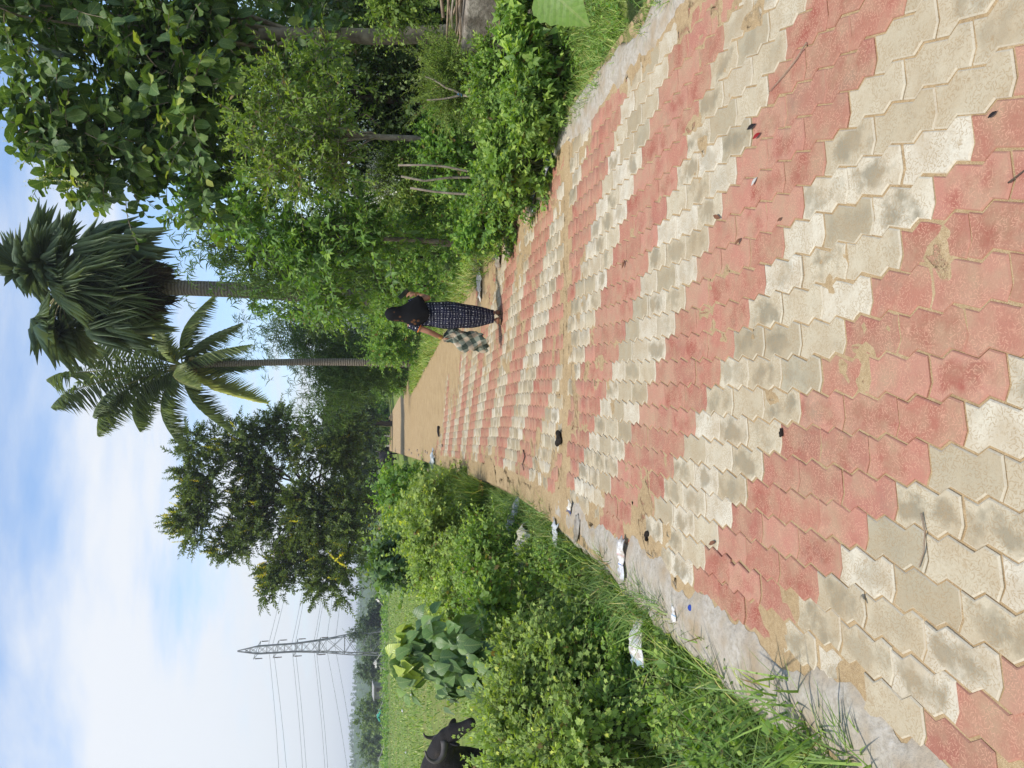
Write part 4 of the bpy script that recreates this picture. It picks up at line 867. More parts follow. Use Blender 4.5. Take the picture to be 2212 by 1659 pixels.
# ---- far scrub strip, far bushes, hills
sx = rng.uniform(-130, -12, 1700); sy_ = rng.uniform(88, 112, 1700); bp = np.stack([sx, sy_, np.full(1700, -.35)], 1)
lv, P = shoots(bp, np.tile((0, 0, 1.0), (1700, 1))+rng.normal(0, .35, (1700, 3)), rng.uniform(.5, 1.5, 1700), 9, T_KITE, .42, .30, 60, .1)
tag(mesh_np('scrub', lv[0], lv[1], LM['hedge'], None, lv[2]), 'green scrub along the far side of the field', kind='stuff')
for i, (x, y, D, r, lab) in enumerate([(785, 1462, 150, (4.2, 3, 2.4), 'dark round tree far across the field beside the shed'), (788, 1545, 145, (4.8, 3, 2.3), 'dark round tree far across the field left of the shed'), (790, 1345, 140, (4.5, 3, 2.2), 'far tree between the pylon and the flowering tree'), (785, 1635, 170, (6, 3, 3.2), 'far tree at the left picture edge under the wires'), (790, 1600, 190, (6, 3, 2.6), 'paler far tree behind the leftmost ones'), (786, 1420, 190, (5, 3, 2.4), 'far tree just left of the pylon foot')]):
    c = PT(x, y, D); c[2] = r[2]*.8
    treelike('field_tree', lab, 'tree', (c[0], D, -.4), c, .2, [(c, r, 1), (c+np.array((r[0]*.5, 0, -.8)), np.array(r)*.6, .5)], 'far' if i % 2 else 'dark', T_KITE, .8, .55, 260, 10, 1.4, BKD, .2, 60, 'far trees across the field')
hmat = plain('hill_slope', (.085, .13, .05), (.05, .08, .035), .02, .95, .05, objspace=False)
hx = np.linspace(-900, 900, 120); hy = np.linspace(420, 900, 26); X, Y = np.meshgrid(hx, hy)
Hh = (4+15*fbm(X, Y, .006, 4, 77))*sstep(420, 640, Y)*(1-.3*sstep(0, 500, X))+5*sstep(430, 700, Y)-1.2
i = np.arange(25)[:, None]*120+np.arange(119)[None]
tag(mesh_np('hills', np.stack([X, Y, Hh], -1).reshape(-1, 3), np.stack([i, i+1, i+121, i+120], -1).reshape(-1, 4), hmat, smooth=True), 'low wooded hills along the horizon', kind='structure')
n = 5200; wx = rng.uniform(-620, 330, n); wy = rng.uniform(260, 760, n)
k = np.clip(((wx+900)/1800*119), 0, 118).astype(int); kk = np.clip((wy-420)/480*25, 0, 25).astype(int); wz = np.where(wy > 420, Hh[kk, k], -.4)
bp = np.stack([wx, wy, wz], 1); hgt = rng.uniform(2.0, 4.6, n)*(.5+.5*sstep(250, 420, wy))
lv, P = shoots(bp+np.array((0, 0, .5)), np.tile((0, 0, 1.0), (n, 1))+rng.normal(0, .2, (n, 3)), hgt, 14, T_KITE, 2.1, 1.8, 75, .05, .1)
tag(mesh_np('distant_wood', lv[0], lv[1], LM['far'], None, lv[2]), 'hazy woodland covering the hills', kind='stuff')

# ================================================================== things
def evaluated(o, name, mat, parent, smooth=True):
    dg = bpy.context.evaluated_depsgraph_get(); me = bpy.data.meshes.new_from_object(o.evaluated_get(dg)); me.name = name
    me.materials.clear(); me.materials.append(mat)
    for p in me.polygons: p.use_smooth = smooth
    n = bpy.data.objects.new(name, me); bpy.data.objects.remove(o); return link(n, parent)
def flesh(mb, name, mat, parent, vox, it=4):
    """several closed shapes melted into one continuous skin (vertices local)"""
    me = bpy.data.meshes.new('tmp'); me.from_pydata(mb.v, [], mb.f); me.update(); o = bpy.data.objects.new('tmp', me); COL.objects.link(o)
    m = o.modifiers.new('r', 'REMESH'); m.mode = 'VOXEL'; m.voxel_size = vox
    m = o.modifiers.new('s', 'SMOOTH'); m.iterations = it; m.factor = .5
    return evaluated(o, name, mat, parent)
SKIN = plain('skin_brown', (.34, .165, .095), (.26, .12, .07), 6, .5, .35)
# ---- the woman
def fabric_dots():
    t = NT('navy_dotted_dress'); o0 = t.obj(); wv = t.n('ShaderNodeVectorMath', operation='MULTIPLY_ADD'); t.l(t.noise(o0, 7, 3, out=1), wv.inputs[0]); wv.inputs[1].default_value = (.05, .02, .07); t.l(o0, wv.inputs[2]); o = wv.outputs[0]; s = t.n('ShaderNodeSeparateXYZ'); t.l(o, s.inputs[0])
    th = t.math('ARCTAN2', s.outputs[0], t.math('MULTIPLY', s.outputs[1], -1.0)); u = t.math('MULTIPLY', th, .155)
    def dots(per, rad, offx=0.0):
        a = t.math('SUBTRACT', t.math('FRACT', t.math('ADD', t.math('DIVIDE', u, per), 50.0+offx)), .5); b = t.math('SUBTRACT', t.math('FRACT', t.math('ADD', t.math('DIVIDE', s.outputs[2], per), 50.0+offx)), .5)
        return t.math('LESS_THAN', t.math('ADD', t.math('MULTIPLY', a, a), t.math('MULTIPLY', b, b)), rad*rad)
    big = dots(.078, .09); mid = dots(.026, .125, .5)
    fu = t.math('ABSOLUTE', t.math('SUBTRACT', t.math('FRACT', t.math('ADD', t.math('DIVIDE', u, .078), 50.0)), .5)); fz = t.math('ABSOLUTE', t.math('SUBTRACT', t.math('FRACT', t.math('ADD', t.math('DIVIDE', s.outputs[2], .078), 50.0)), .5))
    inner = t.math('MULTIPLY', t.math('GREATER_THAN', fu, .17), t.math('GREATER_THAN', fz, .17))
    dash = t.math('MAXIMUM', t.math('MULTIPLY', t.math('LESS_THAN', fu, .02), t.math('GREATER_THAN', fz, .40)), t.math('MULTIPLY', t.math('LESS_THAN', fz, .02), t.math('GREATER_THAN', fu, .40)))
    m = t.math('MAXIMUM', t.math('MAXIMUM', big, t.math('MULTIPLY', mid, inner)), dash)
    base = t.ramp(t.noise(o, 9, 4), [(.35, (.005, .006, .014)), (.7, (.012, .014, .042))])
    return t.done(t.pbr(t.mix(m, base, (.60, .60, .62)), .8, .2))
def person():
    b = G(1086, 682); X0, Y0 = float(b[0]), float(b[1])
    rt = root('person', (X0, Y0, 0), 'woman in a dotted navy dress and black headscarf walking away, holding up a phone', 'person')
    mb = MB()
    mb.ell((0, 0, 1.02), (.135, .09, .22)); mb.ell((0, 0, .74), (.145, .105, .16)); mb.tube([(0, 0, 1.15), (0, .012, 1.29)], [.05, .045], 10)
    mb.ell((0, .02, 1.345), (.068, .085, .102)); mb.ell((0, .108, 1.335), (.012, .016, .022)); mb.ell((0, .085, 1.285), (.035, .025, .02))
    for s in (-1, 1): mb.ell((s*.068, .02, 1.345), (.01, .02, .03), None, 8, 6); mb.ell((s*.028, .093, 1.355), (.014, .01, .008), None, 8, 6)
    def arm(sh, el, wr):
        mb.ell(sh, (.052, .05, .052)); mb.tube([sh, tuple((np.array(sh)+np.array(el))/2), el], [.044, .041, .036], 10); mb.ell(el, (.036, .036, .036)); mb.tube([el, tuple(np.array(el)*.6+np.array(wr)*.4), wr], [.036, .035, .023], 10)
    def hand(wr, d, side, curl, thumb):
        d = Vector(d).normalized(); s = Vector(side).normalized(); n = d.cross(s).normalized(); w = Vector(wr)
        R = Matrix((s, d, n)).transposed()
        mb.ell(w+d*.038, (.034, .046, .017), R); 
        for k, (o, L) in enumerate(((-.026, .056), (-.009, .064), (.009, .060), (.025, .048))):
            p0 = w+d*.062+s*o; p1 = p0+d*L*.45+n*curl*.012; p2 = p1+d*L*.28+n*curl*.024; p3 = p2+d*L*.12+n*curl*.026
            mb.tube([p0-d*.02, p0, p1, p2, p3], [.008, .0085, .008, .0075, .0055], 7)
        p0 = w+d*.025-s*thumb*.026; mb.tube([p0, p0+d*.024-s*thumb*.02+n*curl*.008, p0+d*.046-s*thumb*.022+n*curl*.02], [.011, .0095, .007], 7)
    LW = (-.285, .03, .765); RW = (.258, .12, 1.09)
    arm((-.135, 0, 1.145), (-.215, -.02, .93), LW); arm((.135, 0, 1.14), (.205, .0, .945), RW)
    hand(LW, (-.08, .1, -.6), (.35, 1, .1), 1.0, 1); hand(RW, (.10, .12, .6), (.8, .6, -.15), 1.0, 1)
    # legs and feet, mid step: left foot behind with the heel lifting, right foot ahead
    mb.tube([(-.075, 0, .72), (-.06, .03, .42), (-.05, .0, .11)], [.085, .058, .033], 10); mb.tube([(.07, 0, .72), (.05, .06, .42), (.04, .10, .09)], [.085, .058, .033], 10)
    def foot(h, t, lift):
        h = np.array(h, float); t = np.array(t, float); mb.ell(h+np.array((0, .015, .005+lift)), (.030, .034, .034)); mb.tube([h+np.array((0, 0, lift)), (h+t)/2+np.array((0, 0, .008+lift*.5)), t], [.030, .033, .024], 10)
        d = (t-h)/np.linalg.norm(t-h); s = np.array((d[1], -d[0], 0))
        for k in range(5): mb.tube([t+s*(k-2)*.013-d*.01, t+s*(k-2)*.014+d*(.034-.005*abs(k-1))], [.009, .0065], 6)
    foot((-.05, -.01, .045), (-.085, .15, .030), .018); foot((.045, .10, .04), (.06, .27, .028), 0)
    flesh(mb, 'body', SKIN, rt, .0065, 3)
    DR = fabric_dots(); ORG = plain('orange_trim', (.65, .20, .03), (.5, .13, .03), 10, .7); BLK = None
    rows = [(1.195, 0, .085, .07), (1.165, 0, .135, .085), (1.11, 0, .15, .10), (1.03, 0, .148, .105), (.95, .004, .148, .105), (.87, .002, .155, .115), (.78, -.004, .166, .127), (.70, -.005, .169, .13), (.60, -.006, .162, .125), (.48, -.010, .148, .12), (.36, -.013, .133, .115), (.25, -.014, .113, .105), (.16, -.014, .092, .098), (.118, -.012, .082, .094)]
    nz = 46; zr = np.array([r[0] for r in rows])[::-1]
    def dressf(i, j):
        z = 1.195+(0.118-1.195)*j; g = [float(np.interp(z, zr, np.array([r[k] for r in rows])[::-1])) for k in (1, 2, 3)]
        a = 2*math.pi*i; f = 1+.055*sstep(1.0, .2, z)*math.sin(5*a+z*7)+.035*math.sin(9*a-z*11)*float(sstep(1.1, .5, z))
        yo = .035*float(sstep(.7, .1, z))
        return (g[0]+g[1]*f*math.sin(a), yo-g[2]*f*math.cos(a), z+.006*math.sin(3*a))
    m = MB().grid(dressf, 64, nz, True); o = m.build('dress', DR, rt, True, None); 
    for p_ in o.data.vertices: p_.co = p_.co+Vector((X0, Y0, 0))
    def local(o_):
        for p_ in o_.data.vertices: p_.co = p_.co+Vector((X0, Y0, 0))
        return o_
    for s in (-1, 1):
        a_ = np.array((s*.115, 0, 1.165)); e_ = np.array((s*.173, -.008, 1.045))
        o = local(MB().tube([a_, a_*.6+e_*.4, e_], [.064, .063, .056], 16, False).build('sleeve', DR, rt, True)); 
        d = (e_-a_)/np.linalg.norm(e_-a_); local(MB().tube([e_-d*.008, e_+d*.004], [.0585, .0575], 16, False).build('sleeve_band', ORG, rt, True))
    # headscarf
    t = NT('black_scarf'); ob = t.obj(); vo = t.n('ShaderNodeTexVoronoi'); vo.inputs['Scale'].default_value = 11; t.l(ob, vo.inputs['Vector'])
    fl = t.math('MULTIPLY', t.math('LESS_THAN', vo.outputs['Distance'], .2), t.math('GREATER_THAN', t.noise(ob, 140, 2), .45))
    SCF = t.done(t.pbr(t.mix(t.math('MULTIPLY', fl, .8), (.007, .007, .008), (.16, .07, .03)), .85, .15))
    tab = [(1.468, .006, .006, .008, .015, 130), (1.459, .035, .035, .045, .015, 130), (1.435, .066, .062, .080, .015, 130), (1.39, .084, .080, .104, .015, 128), (1.33, .090, .086, .108, .012, 125), (1.27, .092, .094, .104, .008, 118), (1.215, .105, .122, .108, 0, 105), (1.165, .135, .165, .122, 0, 96), (1.11, .155, .205, .130, 0, 88), (1.055, .145, .240, .134, 0, 80), (1.005, .12, .20, .134, 0, 72), (.955, .085, .10, .130, 0, 60)]
    tz = np.arange(len(tab))
    def scarf(i, j):
        q = j*(len(tab)-1); g = [float(np.interp(q, tz, [r[k] for r in tab])) for k in range(6)]
        a = math.radians((i*2-1)*g[5]); w = 1+.05*math.sin(a*6+g[0]*14)*float(sstep(1.3, 1.0, g[0]))
        rr = g[2] if a > 0 else g[1]
        return (math.sin(a)*rr*w/(math.sin(math.radians(min(g[5], 90)))), g[4]-g[3]*math.cos(a)*w-.003, g[0]-.02*math.cos(a*2)*float(sstep(1.15, .95, g[0])))
    o = local(MB().grid(scarf, 40, 44).build('headscarf', SCF, rt, True)); md = o.modifiers.new('s', 'SOLIDIFY'); md.thickness = .004
    hair = MB().ell((0, .028, 1.375), (.072, .088, .085), None, 16, 10); local(hair.build('hair', plain('hair_black', (.012, .010, .009), None, 30, .5), rt, True))
    GLD = plain('gold_bangle', (.62, .38, .10), (.45, .22, .05), 20, .3, .5, 0, .8)
    for w, e in ((LW, (-.215, -.02, .93)), (RW, (.205, 0, .945))):
        w = np.array(w); d = np.array(e)-w; d = d/np.linalg.norm(d); a_ = nrm(np.cross(d, (0, 1, .3))); b_ = np.cross(d, a_)
        for k in range(3):
            ring = [w+d*(.012+.012*k)+(a_*math.cos(x)+b_*math.sin(x))*.030 for x in np.linspace(0, 2*math.pi, 15)]
            local(MB().tube(ring, .0032, 5, False).build('bangle', GLD, rt, True))
    # sandals
    SO = plain('sandal', (.30, .22, .12), (.14, .10, .06), 20, .7)
    for h, tt, tilt in (((-.05, -.035, .012), (-.09, .195, .012), .03), ((.04, .07, .012), (.062, .315, .012), 0)):
        h = Vector(h); tt = Vector(tt); d = (tt-h); L = d.length; d.normalize(); ang_ = math.atan2(d.y, d.x)
        R = Matrix.Rotation(ang_, 3, 'Z') @ Matrix.Rotation(math.atan2(tilt, L), 3, 'Y'); c = (h+tt)/2+Vector((0, 0, tilt*.5))
        m = MB(); pts = [(L*.5*math.cos(a), (.036+.006*math.cos(a))*math.sin(a)) for a in np.linspace(0, 2*math.pi, 18)[:-1]]; m.prism(pts, .016, -.012)
        m.v = [tuple(R @ Vector(v)+c) for v in m.v]; sd_ = local(m.build('sandal', SO, rt))
        st = MB(); st.tube([R @ Vector((L*.12, -.04, 0))+c, R @ Vector((L*.16, 0, .045))+c, R @ Vector((L*.12, .04, 0))+c], .006, 6); o = st.build('strap', plain('sandal_strap', (.06, .07, .10), None, 10, .6), sd_)
        for p_ in o.data.vertices: p_.co = p_.co+Vector((X0, Y0, 0))
    # phone in the raised hand
    pc = Vector((X0+.262, Y0+.175, 1.235)); R = Matrix.Rotation(math.radians(-35), 3, 'Z') @ Matrix.Rotation(math.radians(20), 3, 'X') @ Matrix.Rotation(math.radians(-38), 3, 'Y')
    ph = root('phone', pc, 'dark mobile phone held up in the right hand of the woman', 'phone')
    o = MB().box((0, 0, 0), (.072, .009, .150), R).build('case', plain('phone_case', (.02, .03, .03), (.03, .06, .05), 10, .25, .5), None); o.parent = ph; bv = o.modifiers.new('b', 'BEVEL'); bv.width = .004; bv.segments = 2
    o = MB().box(R @ Vector((0, .0052, 0)), (.066, .0015, .142), R).build('screen', plain('phone_screen', (.01, .012, .015), None, 5, .1, .5), None); o.parent = ph
    # checked cloth bundle in the lowered hand
    t = NT('checked_cloth'); ob = t.obj(); mpn = t.n('ShaderNodeMapping'); mpn.inputs['Rotation'].default_value = (0, math.radians(28), 0); t.l(ob, mpn.inputs[0]); wob = t.noise(ob, 6, 3, out=1)
    wv = t.n('ShaderNodeVectorMath', operation='MULTIPLY_ADD'); t.l(wob, wv.inputs[0]); wv.inputs[1].default_value = (.07, .07, .07); t.l(mpn.outputs[0], wv.inputs[2])
    s = t.n('ShaderNodeSeparateXYZ'); t.l(wv.outputs[0], s.inputs[0])
    sx_ = t.math('GREATER_THAN', t.math('FRACT', t.math('ADD', t.math('DIVIDE', s.outputs[0], .125), 20.0)), .5); sz_ = t.math('GREATER_THAN', t.math('FRACT', t.math('ADD', t.math('DIVIDE', s.outputs[2], .125), 20.0)), .5)
    su = t.math('MULTIPLY', t.math('ADD', sx_, sz_), .5)
    CL = t.done(t.pbr(t.ramp(su, [(.1, (.46, .38, .28)), (.5, (.22, .24, .19)), (.95, (.055, .075, .06))]), .9, .1))
    t2 = [(.73, -.285, .035, .04), (.69, -.27, .06, .055), (.63, -.262, .085, .065), (.55, -.285, .105, .07), (.47, -.315, .118, .07), (.40, -.33, .110, .065), (.33, -.338, .095, .06), (.27, -.345, .085, .05), (.22, -.36, .075, .04), (.185, -.38, .04, .025)]
    cb = root('checked_cloth', (X0-.3, Y0+.05, .19), 'green and cream checked cloth bundle hanging from the left hand of the woman', 'cloth')
    def clf(i, j):
        q = j*9; g = [float(np.interp(q, range(10), [r[k] for r in t2])) for k in range(4)]; a = 2*math.pi*i
        f = 1+.22*math.sin(4*a+g[0]*11)+.14*math.sin(7*a-g[0]*17)+.10*math.sin(11*a+g[0]*30); y = .05-g[3]*f*math.cos(a)
        return (X0+g[1]+g[2]*f*math.sin(a)+.02*math.sin(g[0]*22), Y0+y, g[0]+.02*math.sin(3*a+g[0]*20))
    MB().grid(clf, 64, 60, True).build('cloth', CL, cb, True)
    def flap(i, j): return (X0-.25-.17*i+.03*math.sin(j*9), Y0-.03-.02*math.sin(i*7+j*5), .60-.36*j-.05*i+.03*math.sin(i*9))
    o = MB().grid(flap, 16, 20).build('loose_fold', CL, cb, True); md = o.modifiers.new('s', 'SOLIDIFY'); md.thickness = .006
person()
# ---- buffaloes
t = NT('buffalo_hide'); ob = t.obj(); HIDE = t.done(t.pbr(t.ramp(t.noise(ob, 3, 5), [(.3, (.010, .008, .008)), (.55, (.020, .017, .016)), (.66, (.060, .045, .034)), (.8, (.09, .07, .052))]), .75, .25, t.bump(t.math('ADD', t.noise(ob, 60, 4), t.noise(ob, 7, 5)), .6, .03)))
HORN = plain('buffalo_horn', (.10, .085, .075), (.05, .042, .038), 8, .45, .4)
def buffalo(loc, rz, head, label, low=True):
    rt = root('buffalo', loc, label, 'buffalo', 'buffaloes'); rt.rotation_euler = (0, 0, rz); mb = MB()
    mb.ell((-.75, 0, .86), (.86, .37, .43), None, 20, 14); mb.ell((-.15, 0, .90), (.42, .33, .43), None, 16, 12); mb.ell((-1.35, 0, .98), (.36, .33, .32), None, 16, 12); mb.ell((-.35, 0, 1.14), (.5, .16, .17), None, 14, 8)
    hd = Vector(head); mb.tube([(-.2, 0, 1.02), (.12, 0, 1.0), ((hd.x+.12)/2, hd.y*.6, (hd.z+1.0)/2+.03), tuple(hd)], [.33, .25, .20, .15], 14)
    d = Vector((.55, -.25, -.65) if low else (.75, 0, -.45)).normalized(); mu = hd+d*.46
    mb.tube([hd-d*.05, hd+d*.12, hd+d*.32, mu], [.135, .14, .098, .092], 14); mb.ell(mu+d*.02, (.095, .10, .075)); mb.ell(hd+Vector((0, 0, .05)), (.12, .13, .11))
    for x, s, k in ((-.12, -1, 0), (-.06, 1, 0), (-1.42, -1, 1), (-1.35, 1, 1)):
        y = s*.19
        if k == 0: mb.tube([(x, y, .75), (x+.02, y, .48), (x, y, .38), (x, y, .10), (x+.02, y, .0)], [.15, .09, .072, .05, .065], 10)
        else: mb.tube([(x, y, .85), (x+.14, y, .58), (x-.06, y, .40), (x-.02, y, .12), (x+.02, y, 0)], [.20, .13, .075, .052, .065], 10)
    flesh(mb, 'body', HIDE, rt, .022, 5)
    for s in (-1, 1):
        b = hd+Vector((-.02, s*.09, .07)); pts = [b, b+Vector((-.09, s*.10, .00)), b+Vector((-.19, s*.17, .05)), b+Vector((-.23, s*.19, .17)), b+Vector((-.17, s*.16, .28)), b+Vector((-.06, s*.11, .31))]
        m = MB(); P = np.array(pts); ts = np.linspace(0, 5, 16); Q = np.array([[float(np.interp(q, range(6), P[:, k])) for k in range(3)] for q in ts]); Q[1:-1] = (Q[:-2]+Q[1:-1]*2+Q[2:])/4; Q[1:-1] = (Q[:-2]+Q[1:-1]*2+Q[2:])/4; Q = Q.tolist(); m.tube(Q, list(np.linspace(.062, .012, 16)), 9); o = m.build('horn', HORN, None, True); o.parent = rt
        e = hd+Vector((-.03, s*.13, -.04)); R = Matrix.Rotation(s*math.radians(65), 3, 'Z') @ Matrix.Rotation(math.radians(25), 3, 'Y'); o = MB().ell(e+R @ Vector((.11, 0, 0)), (.13, .02, .06), R, 12, 8).build('ear', HIDE, None, True); o.parent = rt
    o = MB().tube([(-1.68, 0, 1.12), (-1.74, 0, .9), (-1.72, .03, .6), (-1.72, .03, .42)], [.035, .025, .016, .03], 8).build('tail', HIDE, None, True); o.parent = rt
p_ = PT(1000, 1640, 12.0); buffalo((p_[0], 12.0, float(gz(p_[0], 12.0))-.05), math.radians(-12), (.56, -.10, .90), 'black buffalo grazing in the field at the left picture edge')
p_ = PT(850, 984, 56); buffalo((p_[0], 56, -.08), math.radians(78), (.45, 0, 1.18), 'black buffalo standing far away at the end of the lane', False)

# ---- transmission tower and its wires
STL = plain('galvanised_steel', (.24, .24, .245), (.15, .15, .155), 3, .6, .3, 0, .3)
def tower():
    D = 135.0; b = PT(808, 1388, D); cx = float(b[0]); z0 = -.4
    def zof(V): return float(PT(V, 1392, D)[2])
    rt = root('pylon', (cx, D, z0), 'tall grey lattice power pylon beyond the field', 'pylon')
    prof = [(z0, 2.15), (zof(760), 1.75), (zof(706), 1.15), (zof(640), .72), (zof(557), .66), (zof(513), .05)]
    zs = [p[0] for p in prof]; ws = [p[1] for p in prof]; c45 = .25
    def cor(k, z):
        w = float(np.interp(z, zs, ws)); a = math.pi/4+k*math.pi/2+c45; return np.array((cx+w*1.35*math.cos(a), D+w*1.35*math.sin(a), z))
    for k in range(4): MB().tube([cor(k, z) for z in zs], .10, 4).build('leg', STL, rt)
    lev = [z0, z0+2.6, z0+5.0, z0+7.2, zof(706)]+list(np.linspace(zof(690), zof(557), 8))+[zof(540), zof(528)]; mb = MB()
    for i in range(len(lev)-1):
        for k in range(4):
            mb.tube([cor(k, lev[i]), cor((k+1) % 4, lev[i+1])], .045, 3); mb.tube([cor((k+1) % 4, lev[i]), cor(k, lev[i+1])], .045, 3)
            if i % 2 == 0: mb.tube([cor(k, lev[i+1]), cor((k+1) % 4, lev[i+1])], .05, 3)
    tag(mb.build('bracing', STL, rt), kind='stuff')
    for V in (557, 598, 640, 690):
        z = zof(V); m = MB(); w = float(np.interp(z, zs, ws))
        for s in (-1, 1):
            for q in (-1, 1): m.tube([(cx+q*w, D, z), (cx, D+s*4.2, z+.1)], .06, 3)
        m.build('cross_arm', STL, rt)
        for s in (-1, 1):
            MB().tube([(cx+s*.05, D+s*3.9-.0, z-.1), (cx+s*.05, D+s*3.9, z-1.3)], [.10, .08], 6).build('insulator', BKD, rt)
    for k in range(2):
        n = 260; c = cor(0 if k else 3, zof(770)); bp = c+rng.normal(0, 1, (n, 3))*np.array((.55, .4, .8)); lv, P = shoots(bp, rdir(n), .6, 6, T_KITE, .3, .2)
        if k == 0: tag(mesh_np('climbing_vine', lv[0], lv[1], LM['dark'], None, lv[2], org=(c[0], c[1], z0)), 'dark creeper growing up one leg of the pylon', 'vine')
    # wires
    wm = plain('wire_metal', (.22, .23, .25), (.18, .19, .2), 1, .6)
    for i, (V, VL, VR, dd) in enumerate(((580, 586, 610, 0), (589, 603, 622, .5), (630, 638, 650, 0), (637, 645, 655, .5), (677, 687, 690, 0), (682, 692, 694, .5), (704, 740, 706, 0), (723, 757, 722, .3))):
        a = PT(V, 1393, D+(-3.9 if i % 2 else 3.9)); l = PT(VL, 1720, D-12+(-3.9 if i % 2 else 3.9)); r = PT(VR, 1130, D+90+dd*10); l2 = a+(l-a)*2.2
        pts = [tuple(l2+(a-l2)*s+np.array((0, 0, -1.4*math.sin(s*math.pi)))) for s in np.linspace(0, 1, 12)]+[tuple(a+(r-a)*s+np.array((0, 0, -1.6*math.sin(s*math.pi)))) for s in np.linspace(0, 1, 12)[1:]]
        names = ['topmost', 'second', 'third', 'fourth', 'fifth', 'sixth', 'seventh', 'lowest']
        tag(MB().tube(pts, .034, 4, False).build('power_wire', wm, None, org=a), '%s power wire strung across the sky from the pylon' % names[i], 'wire', 'wires of the pylon')
tower()
# ---- steel H pole at the lane end
def hpole():
    D = 77.0; rt = root('power_pole', (float(PT(822, 951, D)[0]), D, -.1), 'white steel two-legged power pole at the end of the lane', 'power pole'); PM = plain('white_steel', (.62, .62, .60), (.42, .40, .38), 2, .6)
    a, b_ = PT(822, 941, D), PT(680, 941, D); a[2] = -.2; MB().tube([a, (a[0], D, b_[2])], .10, 6).build('post', PM, rt)
    c, d = PT(822, 963, D), PT(768, 963, D); c[2] = -.2; MB().tube([c, (c[0], D, d[2])], .10, 6).build('post', PM, rt)
    z = float(PT(783, 950, D)[2]); MB().tube([(a[0], D, z), (c[0], D, z)], .06, 5).build('crossbar', PM, rt)
    MB().tube([(a[0], D, float(PT(752, 950, D)[2])), (c[0]+.1, D, z+.4)], .05, 5).build('brace', PM, rt)
    z2 = b_[2]-.2; MB().tube([(a[0]-.9, D, z2), (a[0]+.9, D, z2)], .06, 5).build('crossarm', PM, rt)
    for s in (-.8, 0, .8): MB().tube([(a[0]+s, D, z2), (a[0]+s, D, z2+.35)], [.07, .10], 8).build('insulator', plain('insulator_brown', (.05, .035, .03), None, 5, .3), rt)
hpole()
def agave():
    D = 70.0; b = PT(800, 921, D); rt = root('agave_stalk', (b[0], D, -.2), 'agave flower stalk with pale green pods beside the power pole', 'plant'); top = PT(722, 921, D)
    MB().tube([(b[0], D, -.3), (b[0]+.1, D, top[2])], [.09, .03], 6).build('stalk', STM, rt); m = plain('agave_pod', (.34, .38, .22), (.24, .28, .15), 4, .7)
    for k in range(14):
        s = k/13; z = top[2]-.2-2.0*(1-s)*1.2; r = .25+.55*(1-s); a = k*2.4; MB().ell((b[0]+.1+r*math.cos(a), D+r*math.sin(a), z), (.20, .20, .16), None, 8, 6).build('pod', m, rt, True)
agave()
# ---- field fence posts with a sagging rope
CON = plain('post_concrete', (.42, .40, .36), (.26, .24, .21), 4, .9)
fp = []
for i, (y, V0, lean, lab) in enumerate(((1431, 806, 0, 'upright concrete fence post hung with a white rag'), (1451, 818, .9, 'leaning fence post propped left of the upright one'), (1292, 812, -.1, 'fence post with a white rag near the flowering tree'), (1545, 812, .15, 'fence post tied with green cloth'), (1640, 815, 0, 'fence post at the far left of the field'), (1350, 822, .1, 'short fence post in front of the pylon'))):
    D = 104.0; b = PT(836, y, D); tp = PT(V0, y, D); fp.append((b[0]+lean, D, tp[2]-.1)); tag(MB().tube([(b[0], D, -.5), (b[0]+lean, D, tp[2])], [.09, .08], 4).build('fence_post', CON, None, org=(b[0], D, -.4)), lab, 'fence post', 'fence posts across the field')
rp = sorted(fp); pts = []
for a, b_ in zip(rp[:-1], rp[1:]):
    for s in np.linspace(0, 1, 8)[:-1]: pts.append((a[0]+(b_[0]-a[0])*s, a[1]-.1, a[2]+(b_[2]-a[2])*s-1.0*math.sin(s*math.pi)))
tag(MB().tube(pts+[rp[-1]], .045, 4, False).build('fence_rope', plain('rope_white', (.55, .52, .48), None, 3, .9), None, org=rp[0]), 'pale rope sagging between the field fence posts', 'rope')
def crumple(name, label, cat, c, su, sv, yaw, mat, hgt=.03, group=None, nu=12, nv=9, seed=0, tilt=0.0, parts=None):
    """a crumpled sheet with a lower side, closed by solidify"""
    def fn(i, j):
        n_ = float(fbm(i*3.1+seed, j*3.7, 1.3, 3, seed)-.4)*hgt*2.2; ex = 1+.15*math.sin(j*5+seed)+.10*math.sin(j*13+seed*2); ey = 1+.14*math.sin(i*5+seed*3)+.10*math.sin(i*11+seed)
        x = (i-.5)*su*ex; y = (j-.5)*sv*ey; return (x*math.cos(yaw)-y*math.sin(yaw), x*math.sin(yaw)+y*math.cos(yaw), abs(n_)+.004+tilt*(j-.5)*sv+hgt*.5*math.sin(i*math.pi)*math.sin(j*math.pi))
    o = MB().grid(fn, nu, nv).build(name, mat, None, True); o.location = tuple(float(q) for q in c); md = o.modifiers.new('s', 'SOLIDIFY'); md.thickness = .003; md.offset = 1
    return tag(o, label, cat, group)
RAG = plain('rag_white', (.66, .64, .58), (.40, .37, .32), 5, .8); GRN = plain('rag_green', (.08, .42, .28), (.05, .3, .2), 5, .8)
for i, q in enumerate((0, 2)): crumple('rag', 'white rag tied to the %s' % ('upright fence post by the pylon' if i == 0 else 'fence post near the flowering tree'), 'rag', (fp[q][0], fp[q][1]-.25, fp[q][2]-.5), 1.0, .5, .4+i, RAG, .5, 'rags tied to the fence', seed=3+i)
crumple('rag', 'green cloth tied to a far fence post', 'rag', (fp[3][0], fp[3][1]-.25, fp[3][2]-.6), 1.6, .5, .5, GRN, .5, 'rags tied to the fence', seed=9)
